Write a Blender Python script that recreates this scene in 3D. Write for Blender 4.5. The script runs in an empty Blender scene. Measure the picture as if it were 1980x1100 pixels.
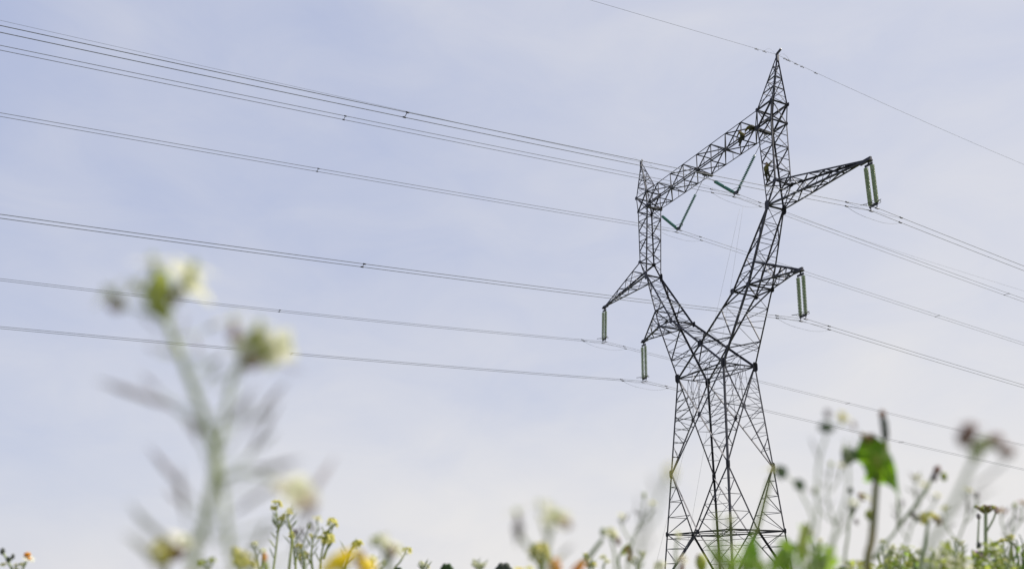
import bpy, bmesh, math, random
from math import sin, cos, pi, radians, sqrt, atan2, exp
from mathutils import Vector, Matrix
import numpy as np
random.seed(7)
V = Vector
S = bpy.context.scene
COL = S.collection

# ------------------------------------------------------------------ camera
CAM_H = 0.35
F_PX, CY, PITCH = 1572.53, 793.5, 0.2106            # in pixels of the 1980 x 1100 photograph
cam = bpy.data.cameras.new('camera'); camo = bpy.data.objects.new('camera', cam); COL.objects.link(camo)
camo.location = (0, 0, CAM_H); camo.rotation_euler = (pi/2 + PITCH, 0, 0)
cam.sensor_width = 36; cam.lens = 36*F_PX/1980; cam.shift_y = (CY-550)/1980
cam.clip_start = 0.02; cam.clip_end = 8000
cam.dof.use_dof = True; cam.dof.focus_distance = 74; cam.dof.aperture_fstop = cam.lens/12.5
cam.dof.aperture_blades = 7
S.camera = camo

# ------------------------------------------------------------------ sky and sun
SUN_EL, SUN_AZ = radians(50), radians(80)           # azimuth measured from +Y (view direction) towards +X
sdir = V((sin(SUN_AZ)*cos(SUN_EL), cos(SUN_AZ)*cos(SUN_EL), sin(SUN_EL)))
w = bpy.data.worlds.new('World'); S.world = w; w.use_nodes = True
nt = w.node_tree; N = nt.nodes; L_ = nt.links
for n in list(N): N.remove(n)
def nd(t, **k):
    n = N.new(t)
    for a, b in k.items(): setattr(n, a, b)
    return n
def mth(op, a, b=None, c=None):
    n = nd('ShaderNodeMath', operation=op)
    for i, v in enumerate((a, b, c)):
        if v is None: continue
        if isinstance(v, (int, float)): n.inputs[i].default_value = v
        else: L_.new(v, n.inputs[i])
    return n.outputs[0]
out = nd('ShaderNodeOutputWorld'); bg = nd('ShaderNodeBackground')
bg.inputs[1].default_value = 0.10
L_.new(bg.outputs[0], out.inputs[0])
sky = nd('ShaderNodeTexSky', sky_type='NISHITA'); sky.sun_disc = False
sky.sun_elevation = SUN_EL; sky.sun_rotation = SUN_AZ; sky.air_density = 1.0; sky.dust_density = 1.5; sky.ozone_density = 2.0
tc = nd('ShaderNodeTexCoord'); sep = nd('ShaderNodeSeparateXYZ'); L_.new(tc.outputs['Generated'], sep.inputs[0])
def noise(scale, stretch, detail, rough, dist=0.0, off=(0, 0, 0)):
    mp = nd('ShaderNodeMapping'); mp.inputs['Scale'].default_value = stretch; mp.inputs['Location'].default_value = off
    mp.inputs['Rotation'].default_value = (0.25, 0.35, 0.2)
    L_.new(tc.outputs['Generated'], mp.inputs[0])
    n = nd('ShaderNodeTexNoise'); n.inputs['Scale'].default_value = scale; n.inputs['Detail'].default_value = detail
    n.inputs['Roughness'].default_value = rough; n.inputs['Distortion'].default_value = dist
    L_.new(mp.outputs[0], n.inputs['Vector']); return n.outputs[0]
n1 = noise(2.2, (1, 1, 1.8), 3, .5, .3, (3.1, 1.2, .4))
n2 = noise(6.5, (1, 1, 2.2), 5, .58, .6, (1.3, 4.2, 2.0))
# thin high cloud thickens towards the horizon and towards the sun
dot = nd('ShaderNodeVectorMath', operation='DOT_PRODUCT'); L_.new(tc.outputs['Generated'], dot.inputs[0]); dot.inputs[1].default_value = sdir
hz = mth('POWER', mth('SUBTRACT', 1.0, mth('MAXIMUM', sep.outputs[2], 0.0)), 3.0)
cl = mth('ADD', mth('MULTIPLY', mth('SUBTRACT', n1, .5), .72), mth('MULTIPLY', mth('SUBTRACT', n2, .5), .36))
fac = mth('ADD', mth('ADD', 0.07, mth('MULTIPLY', hz, .92)), mth('ADD', cl, mth('MULTIPLY', mth('SUBTRACT', dot.outputs['Value'], .16), .62)))
fc = nd('ShaderNodeClamp'); L_.new(fac, fc.inputs[0]); fc.inputs[1].default_value = .12; fc.inputs[2].default_value = .97
thin = nd('ShaderNodeMix', data_type='RGBA'); L_.new(fc.outputs[0], thin.inputs[0])
veil = nd('ShaderNodeMix', data_type='RGBA'); veil.inputs[0].default_value = .82     # the veil of cloud over the clear sky
L_.new(sky.outputs[0], veil.inputs[6]); veil.inputs[7].default_value = (3.70, 4.25, 6.15, 1)
L_.new(veil.outputs[2], thin.inputs[6]); thin.inputs[7].default_value = (6.72, 6.6, 6.55, 1)
L_.new(thin.outputs[2], bg.inputs[0])
sl = bpy.data.lights.new('sun', 'SUN'); sl.energy = 4.4; sl.angle = radians(2.5); sl.color = (1, .95, .86)
so = bpy.data.objects.new('sun', sl); COL.objects.link(so); so.rotation_euler = sdir.to_track_quat('Z', 'Y').to_euler()
S.view_settings.view_transform = 'Standard'; S.view_settings.look = 'None'; S.view_settings.gamma = 1; S.view_settings.exposure = 0.3

# ------------------------------------------------------------------ helpers
def at(px, py, Y):
    """point at depth Y (metres ahead of the camera) seen at pixel px,py of the photograph"""
    xc, yc = (px-990)/F_PX, (CY-py)/F_PX
    d = V((xc, cos(PITCH)-sin(PITCH)*yc, sin(PITCH)+cos(PITCH)*yc))
    return d*(Y/d.y) + V((0, 0, CAM_H))

def tag(o, label=None, cat=None, group=None, kind=None):
    if label: o['label'] = label
    if cat: o['category'] = cat
    if group: o['group'] = group
    if kind: o['kind'] = kind
    return o
def empty(name, loc, rz=0):
    o = bpy.data.objects.new(name, None); COL.objects.link(o); o.location = loc; o.rotation_euler = (0, 0, rz)
    o.empty_display_size = .2
    return o
def copy_tree(o, parent=None):
    c = o.copy(); COL.objects.link(c)
    if parent: c.parent = parent
    for ch in list(o.children): copy_tree(ch, c)
    return c
def perp(d):
    a = V((0, 0, 1)) if abs(d.z) < .9 else V((1, 0, 0))
    u = d.cross(a).normalized(); return u, d.cross(u).normalized()

class MB:
    def __init__(s): s.v = []; s.f = []; s.m = []; s.sm = []
    def quadstrip(s, rings, closed=True, mat=0, smooth=True, caps=True):
        n = len(rings[0]); b = len(s.v)
        for r in rings: s.v += [tuple(p) for p in r]
        for i in range(len(rings)-1):
            for j in range(n if closed else n-1):
                k = (j+1) % n
                s.f.append((b+i*n+j, b+i*n+k, b+(i+1)*n+k, b+(i+1)*n+j)); s.m.append(mat); s.sm.append(smooth)
        if closed and caps:
            s.f.append(tuple(b+j for j in reversed(range(n)))); s.m.append(mat); s.sm.append(False)
            s.f.append(tuple(b+(len(rings)-1)*n+j for j in range(n))); s.m.append(mat); s.sm.append(False)
    def angle(s, p, q, wd, hint=None, mat=0):
        """an L-section steel member from p to q"""
        p = V(p); q = V(q); d = (q-p)
        if d.length < 1e-6: return
        d.normalize(); u, v = perp(d)
        if hint is not None:
            h = V(hint); h = h-d*h.dot(d)
            if h.length > 1e-4:
                h.normalize(); v0 = d.cross(h)
                u = (h+v0).normalized(); v = (h-v0).normalized()
        t = max(wd*.13, .008); o = -(u+v)*wd*.3
        prof = [(0, 0), (wd, 0), (wd, t), (t, t), (t, wd), (0, wd)]
        s.quadstrip([[c+o+u*a+v*b for a, b in prof] for c in (p, q)], mat=mat, smooth=False)
    def tube(s, pts, r0, r1=None, n=6, mat=0):
        r1 = r0 if r1 is None else r1; pts = [V(p) for p in pts]; rings = []
        u = None
        for i, p in enumerate(pts):
            d = (pts[min(i+1, len(pts)-1)]-pts[max(i-1, 0)])
            d = d.normalized() if d.length > 1e-9 else V((0, 0, 1))
            if u is None: u, _ = perp(d)
            u = (u-d*u.dot(d)).normalized(); v = d.cross(u)
            r = r0+(r1-r0)*i/max(1, len(pts)-1)
            rings.append([p+u*r*cos(2*pi*k/n)+v*r*sin(2*pi*k/n) for k in range(n)])
        s.quadstrip(rings, mat=mat)
    def box(s, c, x, y, z, mat=0):
        """box at c with half-extent vectors x,y,z"""
        c = V(c); x = V(x); y = V(y); z = V(z)
        s.quadstrip([[c-z-x-y, c-z+x-y, c-z+x+y, c-z-x+y], [c+z-x-y, c+z+x-y, c+z+x+y, c+z-x+y]], mat=mat, smooth=False)
    def lathe(s, p, d, prof, n=10, mat=0):
        p = V(p); d = V(d).normalized(); u, v = perp(d)
        s.quadstrip([[p+d*h+(u*cos(2*pi*k/n)+v*sin(2*pi*k/n))*max(r, 1e-5) for k in range(n)] for r, h in prof], mat=mat)
    def blob(s, p, rx, d=(0, 0, 1), rz=None, n=8, mat=0, jit=0.):
        rz = rx if rz is None else rz
        self_prof = [(max(1e-5, rx*sin(pi*i/6))*(1+random.uniform(-jit, jit)), -rz*cos(pi*i/6)) for i in range(7)]
        s.lathe(p, d, self_prof, n, mat)
    def sheet(s, grid, mat=0):
        s.quadstrip(grid, closed=False, mat=mat)
    def petal(s, base, d, up, ln, wd, curl=.3, mat=0, nu=4, cup=.15, tip=.5):
        """petal or leaf from base along d; up = its normal; curl bends it"""
        base = V(base); d = V(d).normalized(); up = V(up); up = (up-d*up.dot(d))
        up = up.normalized() if up.length > 1e-5 else perp(d)[0]
        sd = d.cross(up); g = []
        for i in range(nu+1):
            t = i/nu; wv = wd*.5*(sin(pi*min(1, t**tip))**.7 if 0 < t < 1 else .04)
            c = base+d*(ln*t)+up*(-curl*ln*t*t)
            g.append([c-sd*wv+up*cup*wv, c-up*cup*wv*.5, c+sd*wv+up*cup*wv])
        s.sheet(g, mat)
    def build(s, name, mats, parent=None):
        me = bpy.data.meshes.new(name); me.from_pydata(s.v, [], s.f)
        if not isinstance(mats, (list, tuple)): mats = [mats]
        for m in mats: me.materials.append(m)
        me.polygons.foreach_set('material_index', s.m); me.polygons.foreach_set('use_smooth', s.sm)
        me.update(); o = bpy.data.objects.new(name, me); COL.objects.link(o)
        if parent: o.parent = parent
        return o

# ------------------------------------------------------------------ materials
def mat(name, c1, c2=None, scale=8, rough=.6, metal=0, trans=0., bump=0, detail=4, spec=.4, tcol=None):
    m = bpy.data.materials.new(name); m.use_nodes = True; t = m.node_tree; b = t.nodes['Principled BSDF']
    b.inputs['Roughness'].default_value = rough; b.inputs['Metallic'].default_value = metal; b.inputs['Specular IOR Level'].default_value = spec
    c2 = c2 or tuple(x*.75 for x in c1)
    tcn = t.nodes.new('ShaderNodeTexCoord'); nz = t.nodes.new('ShaderNodeTexNoise'); nz.inputs['Scale'].default_value = scale
    nz.inputs['Detail'].default_value = detail; t.links.new(tcn.outputs['Object'], nz.inputs['Vector'])
    r = t.nodes.new('ShaderNodeValToRGB'); r.color_ramp.elements[0].position = .36; r.color_ramp.elements[1].position = .64
    r.color_ramp.elements[0].color = (*c2, 1); r.color_ramp.elements[1].color = (*c1, 1)
    t.links.new(nz.outputs[0], r.inputs[0]); t.links.new(r.outputs[0], b.inputs['Base Color'])
    if bump:
        bp = t.nodes.new('ShaderNodeBump'); bp.inputs['Strength'].default_value = bump; t.links.new(nz.outputs[0], bp.inputs['Height']); t.links.new(bp.outputs[0], b.inputs['Normal'])
    if trans:
        tr = t.nodes.new('ShaderNodeBsdfTranslucent'); mx = t.nodes.new('ShaderNodeMixShader'); mx.inputs[0].default_value = trans
        if tcol:
            tr.inputs[0].default_value = (*tcol, 1)
        else: t.links.new(r.outputs[0], tr.inputs[0])
        t.links.new(b.outputs[0], mx.inputs[1]); t.links.new(tr.outputs[0], mx.inputs[2])
        t.links.new(mx.outputs[0], t.nodes['Material Output'].inputs[0])
    return m
M = {}
M['steel'] = mat('weathered_steel', (.064, .064, .080), (.038, .038, .050), 1.5, .55, .3, bump=.05)
M['chord'] = mat('dark_chord_steel', (.050, .050, .066), (.030, .030, .042), 1.2, .55, .3)
M['thin'] = mat('galvanised_steel', (.17, .17, .20), (.10, .10, .12), 2, .5, .4)
M['darkst'] = mat('painted_dark_steel', (.022, .022, .028), (.014, .014, .018), 2, .7, 0)
M['fitting'] = mat('forged_fitting', (.05, .05, .055), (.03, .03, .035), 6, .45, .5)
M['glass'] = mat('green_glass', (.50, .56, .45), (.34, .42, .31), 3, .18, 0, trans=.45, spec=.6)
M['teal'] = mat('teal_glass', (.09, .28, .24), (.06, .20, .17), 3, .18, 0, trans=.3, spec=.6)
M['wire'] = mat('aluminium_wire', (.20, .21, .25), (.14, .15, .185), 4, .55, .3)
M['rope'] = mat('pale_rope', (.5, .5, .52), (.4, .4, .42), 10, .9)
M['concrete'] = mat('concrete', (.34, .33, .31), (.24, .235, .22), 3, .9, bump=.3)
M['jacket'] = mat('olive_workwear', (.12, .105, .016), (.06, .054, .012), 9, .9)
M['trouser'] = mat('dark_olive_trousers', (.032, .031, .014), (.02, .02, .010), 9, .9)
M['boot'] = mat('black_leather', (.02, .018, .016), (.012, .011, .01), 9, .6)
M['skin'] = mat('skin', (.45, .28, .2), (.4, .24, .17), 9, .6)
M['helmet'] = mat('dark_helmet_shell', (.05, .05, .03), (.04, .04, .025), 4, .35)
M['harness'] = mat('webbing', (.16, .13, .012), (.1, .085, .01), 20, .8)
M['soil'] = mat('soil', (.15, .16, .055), (.085, .105, .035), 2.2, .95, bump=.6, detail=9)
M['stem'] = mat('pale_green_stem', (.44, .49, .15), (.31, .37, .09), 30, .6, trans=.3)
M['stemdry'] = mat('brownish_stem', (.30, .24, .10), (.18, .18, .06), 30, .7, trans=.15)
M['stemgrey'] = mat('greyish_stem', (.42, .48, .30), (.32, .37, .21), 30, .7, trans=.2)
M['pod'] = mat('grey_green_pod', (.42, .42, .37), (.33, .34, .29), 40, .7, trans=.4)
M['podpurple'] = mat('mauve_pod', (.40, .35, .36), (.32, .28, .28), 40, .7, trans=.4)
M['petal'] = mat('cream_petal', (.88, .86, .70), (.82, .80, .60), 60, .7, trans=.55)
M['petalw'] = mat('white_petal', (.90, .89, .83), (.84, .81, .73), 60, .7, trans=.55)
M['lime'] = mat('lime_calyx', (.46, .50, .09), (.32, .38, .06), 60, .6, trans=.3)
M['mustard'] = mat('mustard_petal', (.82, .76, .26), (.70, .64, .18), 60, .6, trans=.4)
M['yellow'] = mat('yellow_petal', (.88, .74, .02), (.85, .66, .015), 60, .6, trans=.4)
M['amber'] = mat('amber_petal', (.86, .60, .02), (.83, .52, .02), 60, .6, trans=.45)
M['orange'] = mat('orange_petal', (.80, .38, .02), (.7, .3, .02), 60, .6, trans=.4)
M['brown'] = mat('withered_brown', (.32, .19, .12), (.22, .13, .08), 60, .8, trans=.2)
M['rust'] = mat('rusty_leaf', (.32, .13, .05), (.2, .12, .04), 60, .7, trans=.35)
M['pinkbr'] = mat('dusky_bract', (.40, .27, .23), (.30, .20, .17), 60, .8, trans=.3)
M['darkbud'] = mat('dark_bud', (.07, .08, .06), (.05, .055, .05), 60, .7)
M['leafd'] = mat('dark_green_leaf', (.05, .10, .03), (.035, .075, .022), 40, .5, trans=.2)
M['leaf'] = mat('green_leaf', (.13, .26, .02), (.07, .17, .014), 25, .45, trans=.6, tcol=(.30, .55, .025))
M['leafb'] = mat('bright_leaf', (.22, .34, .05), (.15, .27, .035), 25, .5, trans=.55, tcol=(.30, .46, .04))
M['leafo'] = mat('olive_leaf', (.36, .41, .08), (.24, .30, .05), 25, .6, trans=.5, tcol=(.50, .56, .12))
M['purple'] = mat('purple_petal', (.40, .16, .42), (.3, .1, .32), 60, .6, trans=.4)
M['dry'] = mat('dry_grass', (.42, .36, .22), (.3, .26, .15), 20, .8, trans=.3)

# ------------------------------------------------------------------ the setting: one sheet of ground to the horizon
g = MB()
ys = [-60, -10, -2, 0, 1, 2, 4, 8, 16, 32, 64, 100, 160, 300, 700, 2000, 5000]; xs = [-5000, -1500, -400, -120, -50, -20, -8, -3, -1, 0, 1, 3, 8, 20, 50, 120, 400, 1500, 5000]
g.sheet([[V((x, y, 0.02*sin(x*1.3+y*.7) if abs(x) < 60 and abs(y) < 60 else 0)) for x in reversed(xs)] for y in ys])
gr = MB()
tag(g.build('ground', M['soil']), kind='structure')

# ------------------------------------------------------------------ the pylon
TX, TY, AZ = 20.655, 80.0, 1.1186
Z0 = CAM_H
xw, yw, zw = 3.578, 1.971, 21.008+Z0
xki, xko, yk, zk = 4.895, 7.081, 1.48, 27.817+Z0
xp, yp, zp = 9.775, 1.016, 34.826+Z0
xai, xao, ya, za = 9.63, 10.956, .985, 36.845+Z0
xbi, xbo, yb, zb = 9.182, 10.994, .968, 43.194+Z0
xti, xto, zt = 9.259, 11.254, 45.057+Z0
xpk, zpk = 11.412, 50.11+Z0
xu, zu = 20.376, 34.452+Z0
xl, zl = 12.178, 27.718+Z0
xm, ym, zm = 4.311, 2.752, 11.015+Z0
xg, yg, zg = 4.788, 3.189, 4.94+Z0
pyl = empty('electricity_pylon', (TX, TY, 0), -AZ)
tag(pyl, 'tall dark steel lattice pylon with two peaks and a forked body standing in the field', 'pylon')
def lerp(a, b, t): return V(a)+(V(b)-V(a))*t
def legp(sx, sy, z):                       # on the straight body leg
    k = (z-zw)/(zm-zw); return V((sx*(xw+(xm-xw)*k), sy*(yw+(ym-yw)*k), z))
def zig(mb, a0, a1, b0, b1, n, wd, posts=False, start=0, wp=None, ends=False, hint=None):
    """zigzag lacing of n panels between chord a0-a1 and chord b0-b1"""
    for i in range(n):
        t0, t1 = i/n, (i+1)/n
        A0, A1, B0, B1 = lerp(a0, a1, t0), lerp(a0, a1, t1), lerp(b0, b1, t0), lerp(b0, b1, t1)
        if (i+start) % 2 == 0: mb.angle(A0, B1, wd, hint)
        else: mb.angle(B0, A1, wd, hint)
        if posts and i > 0: mb.angle(A0, B0, wp or wd*.8, hint)
    if ends: mb.angle(a1, b1, wp or wd, hint)
def cross(mb, a0, a1, b0, b1, n, wd, posts=True):
    for i in range(n):
        t0, t1 = i/n, (i+1)/n
        A0, A1, B0, B1 = lerp(a0, a1, t0), lerp(a0, a1, t1), lerp(b0, b1, t0), lerp(b0, b1, t1)
        mb.angle(A0, B1, wd); mb.angle(B0, A1, wd)
        if posts: mb.angle(A1, B1, wd*.9)
def plate(mb, p, nrm, up, a, b, t=.03):
    p = V(p); n = V(nrm).normalized(); u = V(up); u = (u-n*u.dot(n)).normalized(); r = n.cross(u)
    # chamfered gusset plate
    pr = [(-a, -b*.6), (-a*.6, -b), (a*.6, -b), (a, -b*.6), (a, b*.6), (a*.6, b), (-a*.6, b), (-a, b*.6)]
    mb.quadstrip([[p+r*x+u*y+n*s for x, y in pr] for s in (-t/2, t/2)], smooth=False)

corners = [(-1, -1), (1, -1), (1, 1), (-1, 1)]
WL, WD, WR = .165, .16, .054                # leg, diagonal and redundant member widths
for sx, sy in corners:
    m = MB(); m.angle(legp(sx, sy, 0.15), legp(sx, sy, zw), WL, (-sx, -sy, 0))
    leg = m.build('leg', M['chord'], pyl)
    for z, a, b in ((zm, .20, .42), (zw, .30, .46), (zg, .15, .25)):
        m = MB(); p = legp(sx, sy, z); plate(m, p+V((0, sy*.05, 0)), (0, 1, 0), (0, 0, 1), a, b); plate(m, p+V((sx*.05, 0, 0)), (1, 0, 0), (0, 0, 1), a, b)
        m.build('gusset_plate', M['chord'], leg)
    m = MB(); p = legp(sx, sy, 0); m.lathe((p.x, p.y, -.3), (0, 0, 1), [(.75, 0), (.75, .3), (.55, .42), (.5, .62), (.0, .62)], 16)
    m.build('footing', M['concrete'], pyl)
# body bracing: an X from waist to mid leg, a diamond down to the belt, spread feet below
for (a, b) in ((0, 1), (1, 2), (2, 3), (3, 0)):
    A, B = corners[a], corners[b]
    la = lambda z: legp(*A, z); lb = lambda z: legp(*B, z)
    nrm = V((A[0]+B[0], A[1]+B[1], 0)).normalized(); ins = -nrm*.06
    m = MB()
    Wa, Wb, Ma, Mb_, Ga, Gb = la(zw), lb(zw), la(zm), lb(zm), la(zg), lb(zg)
    tX = (Wb-Wa).length/((Wb-Wa).length+(Mb_-Ma).length); X = lerp(Wa, Mb_, tX); C = lerp(Ga, Gb, .5)
    m.angle(Wa+ins, Mb_+ins, WD); m.angle(Wb+ins, Ma+ins, WD)
    m.angle(Wa, Wb, .11); m.angle(Ga, Gb, WD*.8); m.angle(Ga+V((0, 0, -.45)), Gb+V((0, 0, -.45)), WR)
    for P, Q in ((Ma, la), (Mb_, lb)):
        m.angle(P+ins, C+ins, WD)
    Fa, Fb = la(.5), lb(.5)
    m.angle(C+ins, Fa+ins, WD); m.angle(C+ins, Fb+ins, WD)
    br = m.build('body_bracing', M['chord'], pyl)
    for P0, W_, lf in ((Ma, Wa, la), (Mb_, Wb, lb)):      # secondary struts between the legs and the diagonals
        m = MB()
        for i, t in enumerate((.3, .56, .8)):
            q = lerp(P0, X, t); l = lf(q.z+.1); m.angle(l, q, WR)
            l2 = lf(q.z+1.15) if i < 2 else lf(X.z+.2)
            m.angle(l2, q, WR)
        for i, t in enumerate((.28, .52, .76)):
            q = lerp(W_, X, t); l = lf(q.z-.2); m.angle(l, q, WR); m.angle(lf(q.z-1.2), q, WR)
        m.angle(lf(X.z), X, WR*1.1); m.build('secondary_bracing', M['thin'], br)
    m = MB()
    for t in (.33, .66):
        m.angle(lerp(Wa, Wb, t), lerp(Wa, X, .62 if t < .5 else .72), WR); m.angle(lerp(Wa, Wb, t), lerp(Wb, X, .72 if t < .5 else .62), WR)
    m.angle(lerp(Wa, Wb, .5), X, WR)
    m.angle(lerp(Wa, X, .6), lerp(Wb, X, .6), WR); m.build('secondary_bracing', M['thin'], br)
    for P0, G_, lf in ((Ma, Ga, la), (Mb_, Gb, lb)):
        m = MB()
        for i, t in enumerate((.22, .46, .72)):
            q = lerp(P0, C, t); l = lf(q.z); m.angle(l, q, WR)
            nx = lf(lerp(P0, C, (.46, .72, 1.0)[i]).z); m.angle(q, nx, WR*1.05)
        for i, t in enumerate((.3, .6)):
            q = lerp(C, lf(.5), t); l = lf(q.z); m.angle(l, q, WR); m.angle(q, lf(lerp(C, lf(.5), t-.3).z), WR)
        m.build('secondary_bracing', M['thin'], br)
    for q, hh in ((X, .26), (C, .22)):
        m = MB(); plate(m, q, nrm, (0, 0, 1), .2, hh); m.build('gusset_plate', M['chord'], br)
for z, wd in ((zw, .10), (zg, .07)):
    m = MB(); c = [legp(*k, z) for k in corners]; mid = [lerp(c[i], c[(i+1) % 4], .5) for i in range(4)]
    for i in range(4): m.angle(mid[i], mid[(i+1) % 4], wd)
    m.angle(c[0], c[2], wd*.9); m.angle(c[1], c[3], wd*.9)
    m.build('plan_bracing', M['steel'], pyl)

def plates(parent, lst):
    for a in lst:
        m = MB(); plate(m, *a); m.build('gusset_plate', M['chord'], parent)
def chord(parent, pts, wd, hint):
    m = MB()
    for i in range(len(pts)-1): m.angle(pts[i], pts[i+1], wd, hint)
    return m.build('chord', M['chord'], parent)
for sx in (-1, 1):
    # ---- fork arm from the waist to the knee
    P = lambda x, y, z: V((x*sx, y, z))
    m = MB(); gp = []; chords = []; thin = MB(); thi2 = MB()
    for sy in (-1, 1):
        Wi, Wo, Ki, Ko, Kn = P(-xw, sy*yw, zw), P(xw, sy*yw, zw), P(xki, sy*yk, zk), P(xko, sy*yk, zk), P(xp, sy*yp, zp)
        chords += [([Wi, Ki, Kn], (0, -sy, .2)), ([Wo, Ko, Kn], (-sx, -sy, 0))]
        k = xw/(xw+xki); Xc = lerp(Wi, Ki, k)
        zig(m, Wo, Ko, Xc, Ki, 3, .10, start=1)
        m.angle(Ki, Ko, .12)
        m.angle(lerp(Wo, Ko, .33), lerp(Wi, Xc, .62), .075); m.angle(lerp(Wi, Xc, .62), lerp(P(-xw, sy*yw, zw), P(xw, sy*yw, zw), .78), .06)
        zig(m, Ko, Kn, Ki, Kn, 5, .075, start=1)
        for q, a, b in ((Xc, .30, .36), (Ki, .24, .3), (Ko, .22, .28), (Kn, .26, .5)):
            gp.append((q+V((0, sy*.06, 0)), (0, 1, 0), (0, 0, 1), a, b))
        # secondary triangles under the crossing
        m.angle(lerp(Wi, Xc, .5), lerp(P(-xw, sy*yw, zw), P(xw, sy*yw, zw), .30), WR); m.angle(lerp(Wi, Xc, .5), P(-xw*.0, sy*yw, zw), WR)
        for q in (.2, .6):
            m.angle(lerp(Wo, Ko, q), lerp(Xc, Ki, q-.1), .05)
        for q in (.1, .3, .5, .7): m.angle(lerp(Ko, Kn, q), lerp(Ki, Kn, q), .055)
    Wn, Wf = P(xw, -yw, zw), P(xw, yw, zw)
    zig(thin, Wn, P(xko, -yk, zk), Wf, P(xko, yk, zk), 4, .065, posts=True, wp=.05)
    zig(m, P(xko, -yk, zk), P(xp, -yp, zp), P(xko, yk, zk), P(xp, yp, zp), 5, .06, posts=True, wp=.045)
    zig(thi2, P(0, -1.72, zw+2.9), P(xki, -yk, zk), P(0, 1.72, zw+2.9), P(xki, yk, zk), 4, .065, posts=True, start=1, wp=.05)
    zig(m, P(xki, -yk, zk), P(xp, -yp, zp), P(xki, yk, zk), P(xp, yp, zp), 5, .06, posts=True, start=1, wp=.045)
    m.angle(P(xki, -yk, zk), P(xki, yk, zk), .12); m.angle(P(xko, -yk, zk), P(xko, yk, zk), .12); m.angle(P(xp, -yp, zp), P(xp, yp, zp), .14)
    m.angle(P(xki, -yk, zk), P(xko, yk, zk), .08); m.angle(P(xki, yk, zk), P(xko, -yk, zk), .08)
    fo = m.build('fork_arm', M['steel'], pyl)
    for pts, h in chords: chord(fo, pts, .175, h)
    plates(fo, gp); thin.build('secondary_bracing', M['thin'], fo); thi2.build('secondary_bracing', M['thin'], fo)
    # ---- upright column above the knee
    m = MB(); gp = []; chords = []; thin = MB()
    for sy in (-1, 1):
        Kn, Ai, Ao = P(xp, sy*yp, zp), P(xai, sy*ya, za), P(xao, sy*ya, za)
        Bi, Bo, Ti, To = P(xbi, sy*yb, zb), P(xbo, sy*yb, zb), P(xti, sy*yb, zt), P(xto, sy*yb, zt)
        chords += [([Kn, Bi, Ti], (sx, -sy, 0)), ([Kn, Ao, Bo, To], (-sx, -sy, 0))]
        m.angle(Ai, Ao, .12); m.angle(lerp(Kn, Ai, .5), lerp(Kn, Ao, .5), WR); m.angle(lerp(Kn, Ai, .5), Ao, WR)
        zig(m, Ai, Bi, Ao, Bo, 5, .09, start=0); m.angle(Bi, Bo, .11)
        m.angle(Bi, To, .14); m.angle(Bo, Ti, .12); m.angle(Ti, To, .13)
        for i in range(5):
            t = (i+.5)/5; m.angle(lerp(Ai, Bi, t), lerp(lerp(Ai, Bi, i/5 if i % 2 == 0 else (i+1)/5), lerp(Ao, Bo, (i+1)/5 if i % 2 == 0 else i/5), .5), .042)
            m.angle(lerp(Ao, Bo, t), lerp(lerp(Ai, Bi, i/5 if i % 2 == 0 else (i+1)/5), lerp(Ao, Bo, (i+1)/5 if i % 2 == 0 else i/5), .5), .042)
        for q, a, b in ((Ao, .26, .2), (Bi, .2, .26), (To, .2, .2), (Ti, .14, .2), (Bo, .12, .16)): gp.append((q+V((0, sy*.06, 0)), (0, 1, 0), (0, 0, 1), a, b))
    for x0, x1, x2 in ((xai, xbi, xti), (xao, xbo, xto)):
        zig(m, P(x0, -ya, za), P(x1, -yb, zb), P(x0, ya, za), P(x1, yb, zb), 5, .085, posts=True, start=1 if x0 == xai else 0, wp=.05)
        m.angle(P(x1, -yb, zb), P(x2, yb, zt), .1); m.angle(P(x1, yb, zb), P(x2, -yb, zt), .1)
        m.angle(P(x2, -yb, zt), P(x2, yb, zt), .12)
    m.angle(P(xai, -ya, za), P(xao, ya, za), .07); m.angle(P(xbo, -yb, zb), P(xbo, yb, zb), .11)
    co = m.build('upright_column', M['steel'], pyl)
    for pts, h in chords: chord(co, pts, .125, h)
    plates(co, gp)
    # ---- earth wire peak
    m = MB(); chords = []; ap = P(xpk, 0, zpk)
    cs = [P(xti, -yb, zt), P(xto, -yb, zt), P(xto, yb, zt), P(xti, yb, zt)]
    tips = [lerp(c, ap, .985) for c in cs]
    for i in range(4):
        a0, a1, b0, b1 = cs[i], tips[i], cs[(i+1) % 4], tips[(i+1) % 4]
        for t0, t1, fl in ((0, .30, 0), (.30, .52, 1), (.52, .68, 0), (.68, .82, 1)):
            A0, A1, B0, B1 = lerp(a0, a1, t0), lerp(a0, a1, t1), lerp(b0, b1, t0), lerp(b0, b1, t1)
            if fl == i % 2: m.angle(A0, B1, .06)
            else: m.angle(B0, A1, .06)
            if t0 in (.52, 0.30): m.angle(A0, B0, .085)
            m.angle(lerp(A0, A1, .5), lerp(B0, B1, .5), .034)
    pk = m.build('earth_wire_peak', M['thin'], pyl)
    for c, t in zip(cs, tips): chord(pk, [c, t], .105, V((ap.x-c.x, ap.y-c.y, 0)))
    m = MB(); m.box(ap+V((0, 0, -.35)), (.11, 0, 0), (0, .11, 0), (0, 0, .42)); m.box(ap+V((.26, 0, .14)), (.30, 0, .10) if sx > 0 else (.05, 0, .02), (0, .07, 0), (-.03, 0, .09))
    m.build('bracket', M['chord'], pk)
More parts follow.
